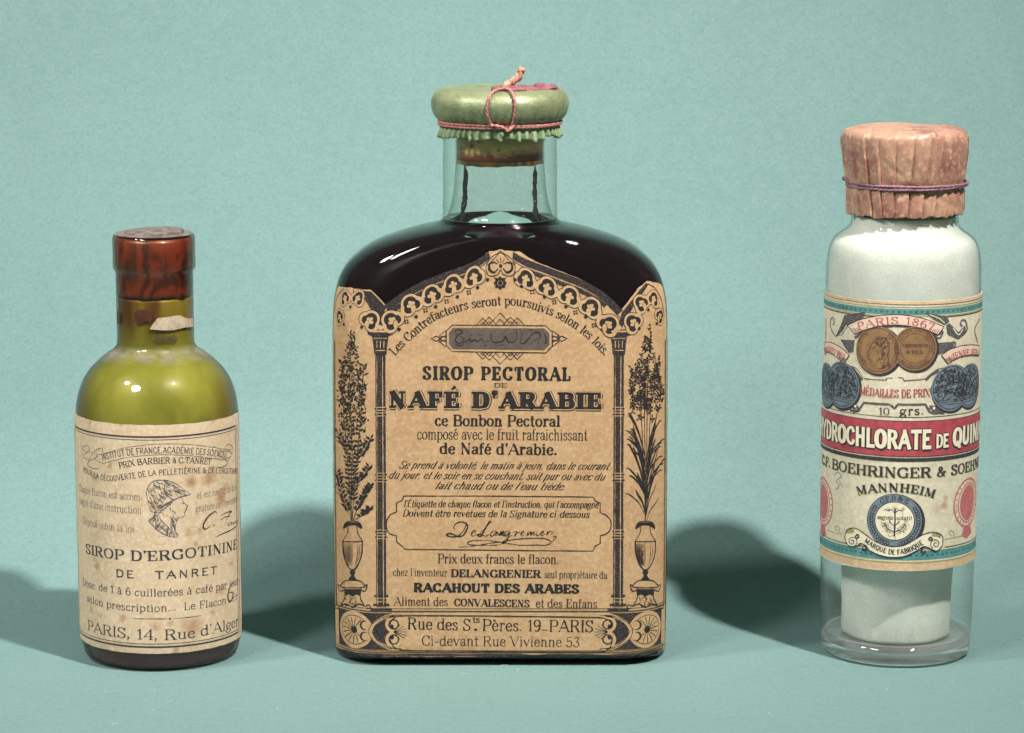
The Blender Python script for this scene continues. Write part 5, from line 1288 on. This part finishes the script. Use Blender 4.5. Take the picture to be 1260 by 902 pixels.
P0 = Ink(S3, 0); P0.band(-UE + 1, UE - 1, vrow(561.2), vrow(518.4)); P0.build("pink_band", pinkm, lab3)
# title
def utext(I, txt, u0, u1, vb_, h, st, **k): I.text(txt, [(u0, vb_), ((u0 + u1) / 2, vb_), (u1, vb_)], h, st, uv=True, **k)
TS = Sty(.22, .19, 0, track=.07, rough=0)
vb_ = vrow(551.8); Q0, Q1 = Ink(S3, 3), Ink(S3, 5)
for I, g, sh in ((Q0, 1.35, (.7, -.9)), (Q0, 1.25, (0, 0)), (Q1, 0.0, (0, 0))):
    utext(I, "HYDROCHLORATE", -152, 26, vb_ - 1, 24.5, TS, grow=g, shift=sh); utext(I, "DE", 31.5, 49.5, vb_ - .5, 17.5, TS, grow=g, shift=sh); utext(I, "QUININE", 56, 147, vb_ - 1, 24, TS, grow=g, shift=sh)
Q0.build("title_outline", k_ink, lab3); Q1.build("title", cream, lab3)
vb2 = vrow(587.5)
for I, sh, m_, nm in ((Ink(S3, 0), (.9, -1.0), olive, "printed_line_shadow"), (Ink(S3, 2), (0, 0), k_ink, "printed_line")):
    st = Sty(.19, .08, .06, track=.03)
    utext(I, "C.F.", -142, -113, vb2, 12.5, st, shift=sh); utext(I, "BOEHRINGER", -109, 27, vb2, 12.8, st, shift=sh); utext(I, "&", 34, 46.5, vb2, 12.5, st, shift=sh); utext(I, "SOEHNE", 54, 131, vb2, 12.8, st, shift=sh)
    I.text("MANNHEIM", [(1055.8, 609), (1071.7, 606.2), (1100, 604.7), (1127, 607.3), (1149.5, 613)], 10.5, Sty(.22, .08, .05, track=.1), shift=sh)
    I.build(nm, m_, lab3)
T3 = lambda txt, px, h, st, mat, layer=2, nm="printed_line": (lambda i: (i.text(txt, px, h, st), i.build(nm, mat, lab3)))(Ink(S3, layer))
T3("10", [(1081, 510), (1088, 510.3), (1095, 510.5)], 8.8, Sty(.14, .05, .06), k_ink); T3("grs.", [(1106.7, 510.8), (1122, 510.8), (1137.5, 509.9)], 11, Sty(.13, .09, .02, track=.06), k_ink)
# medals
def medal(px, rx, ry, mat, seed, kind):
    D0_, D1_, D2_, D3_ = Ink(S3, 2), Ink(S3, 3), Ink(S3, 4), Ink(S3, 5)
    c = S3.inv([px])[0]
    D0_.disc(c + [1.5, -1.5], rx + 1.6, ry + 1.4, uv=True, n=36); D0_.build("medal_outline", k_ink, lab3); D1_.disc(c, rx, ry, uv=True, n=36); D1_.build("medal_disc", mat, lab3)
    D2_.disc(c, rx * .93, ry * .93, uv=True, n=36, r0=.965); r_ = random.Random(seed)
    q = lambda x, y: (c[0] + x * rx, c[1] + y * ry)
    if kind == 'head':
        for P, wd in (([(-.34, -.62), (-.22, -.45), (-.38, -.42), (-.42, -.30), (-.38, -.22), (-.46, -.14), (-.34, -.02), (-.30, .14), (-.2, .32), (0, .5), (.25, .52), (.45, .36), (.52, .1), (.46, -.2), (.5, -.5), (.3, -.74), (.05, -.78)], 1.1), ([(-.2, .3), (0, .25), (.2, .1), (.3, -.2)], 1.2), ([(-.22, .08), (-.1, .08)], 1.0), ([(0, 0), (.06, -.12), (-.02, -.2)], .9), ([(-.05, -.45), (.15, -.4), (.3, -.2)], .9)):
            D2_.line([q(x, y) for x, y in P], wd, 6, uv=True)
        for k in range(120):
            x, y = r_.uniform(-.1, .5), r_.uniform(-.75, .5)
            if y < .05 and x < .15 and r_.random() < .6: continue
            a = r_.uniform(.3, 1.6); l = .09; D2_.line([q(x, y), q(x + l * math.cos(a), y + l * math.sin(a))], .9, uv=True)
        for s_, tx in ((1, "EMPEREUR"), (-1, "NAPOLEON")):
            th = [R_(58 - 116 * k / 6) for k in range(7)] if s_ > 0 else [R_(238 - 116 * k / 6) for k in range(7)]
            D2_.text(tx if s_ > 0 else tx, [q(.74 * math.cos(a), .74 * math.sin(a)) for a in th], 4.0, Sty(.16, .1, .04), uv=True)
    elif kind == 'text':
        D2_.disc(c, rx * .68, ry * .68, uv=True, n=36, r0=.955)
        th = [R_(200 - 220 * k / 10) for k in range(11)]; D2_.text("EXPOSITION UNIVERSELLE", [q(.74 * math.cos(a), .74 * math.sin(a)) for a in th], 4.0, Sty(.17, .1, .04), uv=True)
        th = [R_(222 + 96 * k / 8) for k in range(9)]; D2_.text("RECOMPENSES", [q(.88 * math.cos(a), .88 * math.sin(a)) for a in th], 3.8, Sty(.17, .1, .04), uv=True)
        D2_.text("F.BOEHRINGER", [q(-.58, .04), q(0, .04), q(.58, .04)], 4.4, Sty(.22, .12, .04), uv=True); D2_.text("& FILS", [q(-.4, -.26), q(0, -.26), q(.34, -.26)], 4.4, Sty(.22, .12, .04), uv=True)
    else:
        for k in range(330):
            x, y = r_.uniform(-.85, .85), r_.uniform(-.5, .85)
            if x * x + y * y > .7: continue
            a0 = r_.uniform(0, 6.3); D2_.line([q(x, y), q(x + .09 * math.cos(a0), y + .09 * math.sin(a0)), q(x + .12 * math.cos(a0 + .9), y + .12 * math.sin(a0 + .9))], .9, 4, uv=True)
        for y in (-.52, -.6, -.7): D2_.line([q(-math.sqrt(.75 - y * y), y), q(0, y), q(math.sqrt(.75 - y * y), y)], .8, uv=True)
    D2_.build("medal_relief", k_ink if kind == 'fig' else ink_material("sepia_ink", (.075, .038, .035), .1), lab3)
medal((1018, 473), 26, 27, blue, 5, 'fig'); medal((1036, 473.5), 29, 28.5, blue, 6, 'fig'); medal((1192, 474), 26, 27, blue, 7, 'fig'); medal((1170, 477), 28, 28.5, blue, 8, 'fig')
medal((1126, 428.5), 26.5, 27, bronze, 9, 'text'); medal((1080, 430.5), 28, 29, bronze, 10, 'head')
# frames and scrolls round the medals
Z1 = lambda P: [(1005 + x / 6.0, 350 + y / 6.0) for x, y in P]; Z2_ = lambda P: [(1005 + x / 6.0, 440 + y / 6.0) for x, y in P]
G = Ink(S3, 1); GC = Ink(S3, 2)
G.fill(Z1([(145, 385), (180, 310), (210, 225), (365, 200), (350, 245), (240, 300), (190, 375)])); G.fill(Z1([(795, 208), (960, 235), (975, 275), (940, 300), (860, 260)])); G.fill(Z1([(950, 300), (975, 285), (1040, 350), (1090, 300), (1095, 350), (1035, 405), (960, 370)]))
G.line(Z1([(145, 385), (110, 320), (108, 265), (125, 245), (135, 280), (125, 300)]), 2.0, 6); G.line(Z1([(1040, 400), (1100, 340), (1095, 275), (1070, 262), (1055, 290), (1070, 310)]), 2.4, 6)
G.line(Z1([(62, 240), (75, 340), (62, 400)]), 2.4, 5); G.line(Z1([(1195, 250), (1160, 330), (1180, 430)]), 2.2, 6); G.fill(Z1([(180, 405), (285, 410), (275, 500), (240, 505)])); G.fill(Z1([(880, 430), (1015, 420), (995, 480), (890, 520)])); G.line(Z1([(1000, 420), (1020, 440), (975, 500)]), 2.2, 5)
G.line(Z1([(285, 395), (380, 335), (500, 312), (600, 305), (730, 318), (880, 365), (930, 345)]), 3.4, 6); G.line(Z1([(870, 385), (905, 395), (930, 350)]), 2.4, 4)
for P in ([(235, 60), (290, 75), (320, 110), (350, 150), (420, 160), (515, 165)], [(930, 75), (880, 90), (840, 125), (800, 155), (640, 170)], [(515, 165), (520, 150), (560, 150)], [(640, 170), (636, 150), (600, 145)]): G.line(Z2_(P), 1.2, 5)
G.line(Z2_([(270, 75), (300, 120), (340, 165)]), 4.0, 5); G.line(Z2_([(900, 95), (850, 120), (800, 165)]), 3.6, 5)
G.line(Z2_([(285, 215), (300, 240), (280, 290)]), 2.4, 5); G.line(Z2_([(855, 200), (845, 250), (870, 300)]), 3.6, 5)
G.line(Z2_([(250, 390), (310, 395), (350, 332), (540, 345), (575, 375), (600, 345), (800, 345), (830, 400), (860, 410), (930, 405)]), 3.0, 0)
G.line(Z2_([(235, 370), (290, 355), (310, 385), (270, 400)]), 3.6, 5); G.line(Z2_([(830, 365), (880, 370), (900, 400), (940, 405)]), 4.5, 5); G.disc(Z2_([(280, 362)])[0], 3.5); G.disc(Z2_([(866, 378)])[0], 4); GC.disc(Z2_([(290, 358)])[0], 1.6); GC.disc(Z2_([(862, 372)])[0], 1.8)
GC.line(Z1([(225, 300), (205, 340), (175, 375)]), 1.2, 5); GC.line(Z1([(830, 222), (900, 250), (940, 285)]), 1.0, 5); GC.line(Z1([(1000, 320), (1040, 370), (1075, 330)]), 1.4, 5)
G.build("scroll_frame", k_soft, lab3); GC.build("scroll_light", cream, lab3)
def ribbon3(top, bot, txt, base, h, st, nm):
    E, Fi = Ink(S3, 5), Ink(S3, 6)
    t = catmull(S3.inv(top), 8); b_ = catmull(S3.inv(bot), 8); n = min(len(t), len(b_)); t, b_ = t[:n], b_[:n]
    E._add(np.vstack([b_, t]), [(i, i + 1, n + i + 1, n + i) for i in range(n - 1)]); E.build(nm, rose, lab3)
    for q in (t, b_): Fi.line(q, 1.0, uv=True)
    Fi.line([t[0], b_[0]], 1.0, uv=True); Fi.line([t[-1], b_[-1]], 1.0, uv=True)
    for k in range(9):
        for s_ in (0, 1):
            i = k if s_ == 0 else n - 1 - k; Fi.line([b_[i], b_[i] * (.35 + k * .07) + t[i] * (.65 - k * .07)], .7, uv=True)
    Fi.build("ribbon_outline", k_ink, lab3)
    T3(txt, base, h, st, pinkm, 7)
ribbon3(Z1([(235, 300), (330, 258), (450, 232), (580, 222), (700, 232), (820, 262), (935, 312)]), Z1([(285, 368), (360, 335), (460, 308), (580, 298), (700, 308), (800, 332), (890, 372)]), "PARIS 1867", [(1057, 406), (1075, 401.3), (1100, 398.5), (1121.7, 399.8), (1148.5, 407)], 8.8, Sty(.15, .06, .06, track=.08), "ribbon")
ribbon3(Z1([(58, 418), (120, 430), (190, 468), (248, 520)]), Z1([(58, 490), (110, 508), (165, 545), (205, 590)]), "LONDRES 1862", [(1006, 431), (1022, 434), (1033, 439.5), (1039, 443.5)], 8, Sty(.15, .08, .04), "ribbon")
ribbon3(Z1([(915, 520), (980, 478), (1060, 452), (1130, 445), (1190, 450)]), Z1([(965, 585), (1020, 545), (1080, 525), (1140, 518), (1190, 522)]), "VIENNE 1873", [(1168, 446), (1178, 440.5), (1190, 437.5), (1200, 437.5)], 8.5, Sty(.15, .08, .04), "ribbon")
T3("MÉDAILLES DE PRIX", [(1059, 485.5), (1098.3, 489), (1144, 487.7)], 10, Sty(.17, .09, .04, track=.04), pinkm, 3)
# trade mark roundel with its banner
c = S3.inv([(1100.8, 641)])[0]; RM = 33
def ring3(nm, mat, layer, dx, dy, r, r0=0.): I = Ink(S3, layer); I.disc(c + [dx, dy], r, r, uv=True, n=44, r0=r0); I.build(nm, mat, lab3)
ring3("roundel_shadow", k_ink, 1, 3.2, -1.5, RM + .8); ring3("roundel_outline", k_ink, 2, 0, 0, RM + .9); ring3("roundel_ring", blue, 3, 0, 0, RM); ring3("roundel_line", k_ink, 4, 0, 0, 24.2); ring3("roundel_field", cream, 5, 0, 0, 23.2)
E = Ink(S3, 4); W = Ink(S3, 6)
q = lambda a, r: (c[0] + r * math.cos(a), c[1] + r * math.sin(a))
E.text("C.F.B & S.", [q(R_(128 - 76 * k / 6), 25.6) for k in range(7)], 6.2, Sty(.18, .09, .05), uv=True)
for s_ in (-1, 1):
    for k in range(16):
        a = R_(90 + s_ * (52 + k * 7.2)); E.line([q(a, 28.8), q(a + s_ * .09, 31.2), q(a + s_ * .14, 28.6)], 1.0, 4, uv=True); E.line([q(a, 28.4), q(a + s_ * .09, 26.2), q(a + s_ * .14, 28.2)], 1.0, 4, uv=True)
E.build("roundel_wreath", k_ink, lab3)
p_ = lambda x, y: (c[0] + x, c[1] + y)
W.line([p_(0, 15), p_(.6, 2), p_(0, -19)], 1.8, 4, uv=True)
for P in ([(0, 10), (-4, 14), (-9, 13)], [(0, 10), (5, 14), (9, 13)], [(0, -14), (-8, -9), (-13, -3)], [(0, -14), (8, -9), (13, -3)], [(0, -6), (-6, -1), (-5, 1)], [(0, -6), (5, -1), (5, 1)]): W.line([p_(*z_) for z_ in P], 1.1, 5, uv=True)
rr_ = random.Random(2)
for (x, y, n_, sp) in ((0, 16, 16, 2.4), (-9, 14, 15, 2.6), (9, 14, 15, 2.6), (-11, -7, 42, 4.6), (11, -7, 42, 4.6), (-7, -13, 26, 3.6), (7, -13, 26, 3.6), (0, -18, 14, 3), (-14, -1, 10, 3), (14, -1, 10, 3)):
    for k in range(n_):
        a = rr_.uniform(0, 6.3); x0, y0 = x + rr_.gauss(0, sp * .6), y + rr_.gauss(0, sp * .6); W.line([p_(x0, y0), p_(x0 + 2.2 * math.cos(a), y0 + 2.2 * math.sin(a))], 1.1, uv=True, taper=.3)
W.text("aegrotis", [p_(-21, 1.5), p_(-11, 1.5), p_(-1.5, 1.5)], 5.2, Sty(.17, .09, .03), uv=True); W.text("solati!", [p_(2, 1.5), p_(11, 1.5), p_(20.5, 1.5)], 5.2, Sty(.17, .09, .03), uv=True)
W.build("roundel_plant", k_ink, lab3)
Z4 = lambda P: [(1005 + x / 6.0, 590 + y / 6.0) for x, y in P]
E = Ink(S3, 8); Fk = Ink(S3, 10)
tp = catmull(S3.inv(Z4([(215, 425), (235, 370), (290, 358), (350, 392), (420, 445), (500, 482), (575, 492), (650, 480), (720, 440), (790, 400), (860, 388), (915, 410), (925, 460)])), 6)
bt = catmull(S3.inv(Z4([(222, 455), (250, 490), (300, 488), (340, 470), (410, 530), (490, 562), (575, 572), (650, 562), (730, 525), (785, 492), (830, 505), (880, 525), (920, 485)])), 6)
n = len(tp); E._add(np.vstack([bt, tp]), [(i, i + 1, n + i + 1, n + i) for i in range(n - 1)]); E.build("banner", cream, lab3)
for z_ in (tp, bt): Fk.line(z_, 1.3, uv=True)
Fk.line([tp[0], bt[0]], 1.2, uv=True); Fk.line([tp[-1], bt[-1]], 1.2, uv=True)
for m_ in (1, -1):
    f = lambda P: Z4(P if m_ == 1 else [(1140 - x, y + 18) for x, y in P])
    Fk.line(f([(262, 452), (275, 445), (282, 462), (268, 475), (250, 465), (248, 440), (268, 425), (295, 432), (305, 462), (290, 488)]), 1.1, 6); Fk.line(f([(290, 425), (305, 405), (318, 420), (300, 432)]), 2.0, 5); Fk.line(f([(350, 480), (370, 490), (365, 515), (345, 518), (345, 500)]), 2.0, 5)
Fk.build("banner_outline", k_ink, lab3)
for (P) in ([(238, 375), (262, 362), (285, 372), (275, 392), (240, 398), (228, 388)], [(842, 400), (870, 392), (905, 408), (905, 432), (880, 420), (850, 418)]):
    I = Ink(S3, 9); I.fill(Z4(P), 4); I.build("banner_patch", olive, lab3)
T3("MARQUE DE FABRIQUE", [(1064.3, 666.5), (1078.5, 676), (1099, 682.2), (1118.5, 679.2), (1136, 669)], 6.6, Sty(.2, .14, 0, track=.06), k_ink, 11)
# pink seals at the edges and small green scrolls
for px, s_ in (((1014, 617), -1), ((1190, 618), 1)):
    I = Ink(S3, 0); cc = S3.inv([px])[0]
    I.disc(cc, 17, 22, uv=True, n=30); I.disc(cc, 29, 31, uv=True, n=36, r0=.92); I.disc(cc, 21, 25, uv=True, n=36, r0=.93)
    for k in range(22):
        a = k * math.tau / 22; r0_ = 22.5; I.line([(cc[0] + (22.5 + 0) * math.cos(a), cc[1] + 25.5 * math.sin(a)), (cc[0] + 26 * math.cos(a + .05), cc[1] + 29 * math.sin(a + .05))], 1.4, uv=True)
    I.fill([(cc[0] - 8, cc[1] - 30), (cc[0] + 8, cc[1] - 30), (cc[0] + 13, cc[1] - 40), (cc[0], cc[1] - 45), (cc[0] - 13, cc[1] - 40)], uv=True); I.build("pink_seal", pinks, lab3)
for P in ([(80, 370), (130, 390), (190, 402)], [(940, 440), (1020, 425), (1080, 410)]):
    I = Ink(S3, 0); I.line(Z4(P), 1.0, 5); x, y = (P[1][0] + 25, P[1][1]) if P[0][0] < 500 else (P[1][0] - 30, P[1][1]); I.line(Z4([(x + 18, y), (x + 14, y - 40), (x - 12, y - 45), (x - 14, y - 20), (x + 2, y - 18)]), 1.0, 6); I.build("green_scroll", olive, lab3)
I = Ink(S3, 1); I.line([(1028, 584), (1032, 581), (1036, 586), (1030, 592), (1034, 597), (1029, 603)], 1.2, 6); I.line([(1033, 590), (1038, 600)], 1.0); I.build("pencil_mark", ink_material("violet_pencil", (.16, .13, .26), .4, 60, fade=.35), lab3)

# lint and dust lying on the paper floor
r_ = random.Random(11); parts = []
for k in range(46):
    x, y = r_.uniform(-640, 660), r_.uniform(-330, 60)
    if k < 10:
        a = r_.uniform(0, 6.3); l = r_.uniform(4, 9); parts.append(tube(catmull([(x, y, .4), (x + l * math.cos(a), y + l * math.sin(a), 1.0), (x + 2 * l * math.cos(a + .5), y + 2 * l * math.sin(a + .5), .4)], 4), .28, 5))
    else: parts.append(blob_small((x, y, .3), r_.uniform(.35, .8)))
V, F = join(parts); o = mesh_obj("floor_dust", V, F, simple("pale_lint", (.42, .46, .44), (.55, .56, .54), 300, .9)); o['kind'] = 'stuff'; o['label'] = 'pale lint and dust specks lying on the teal paper'
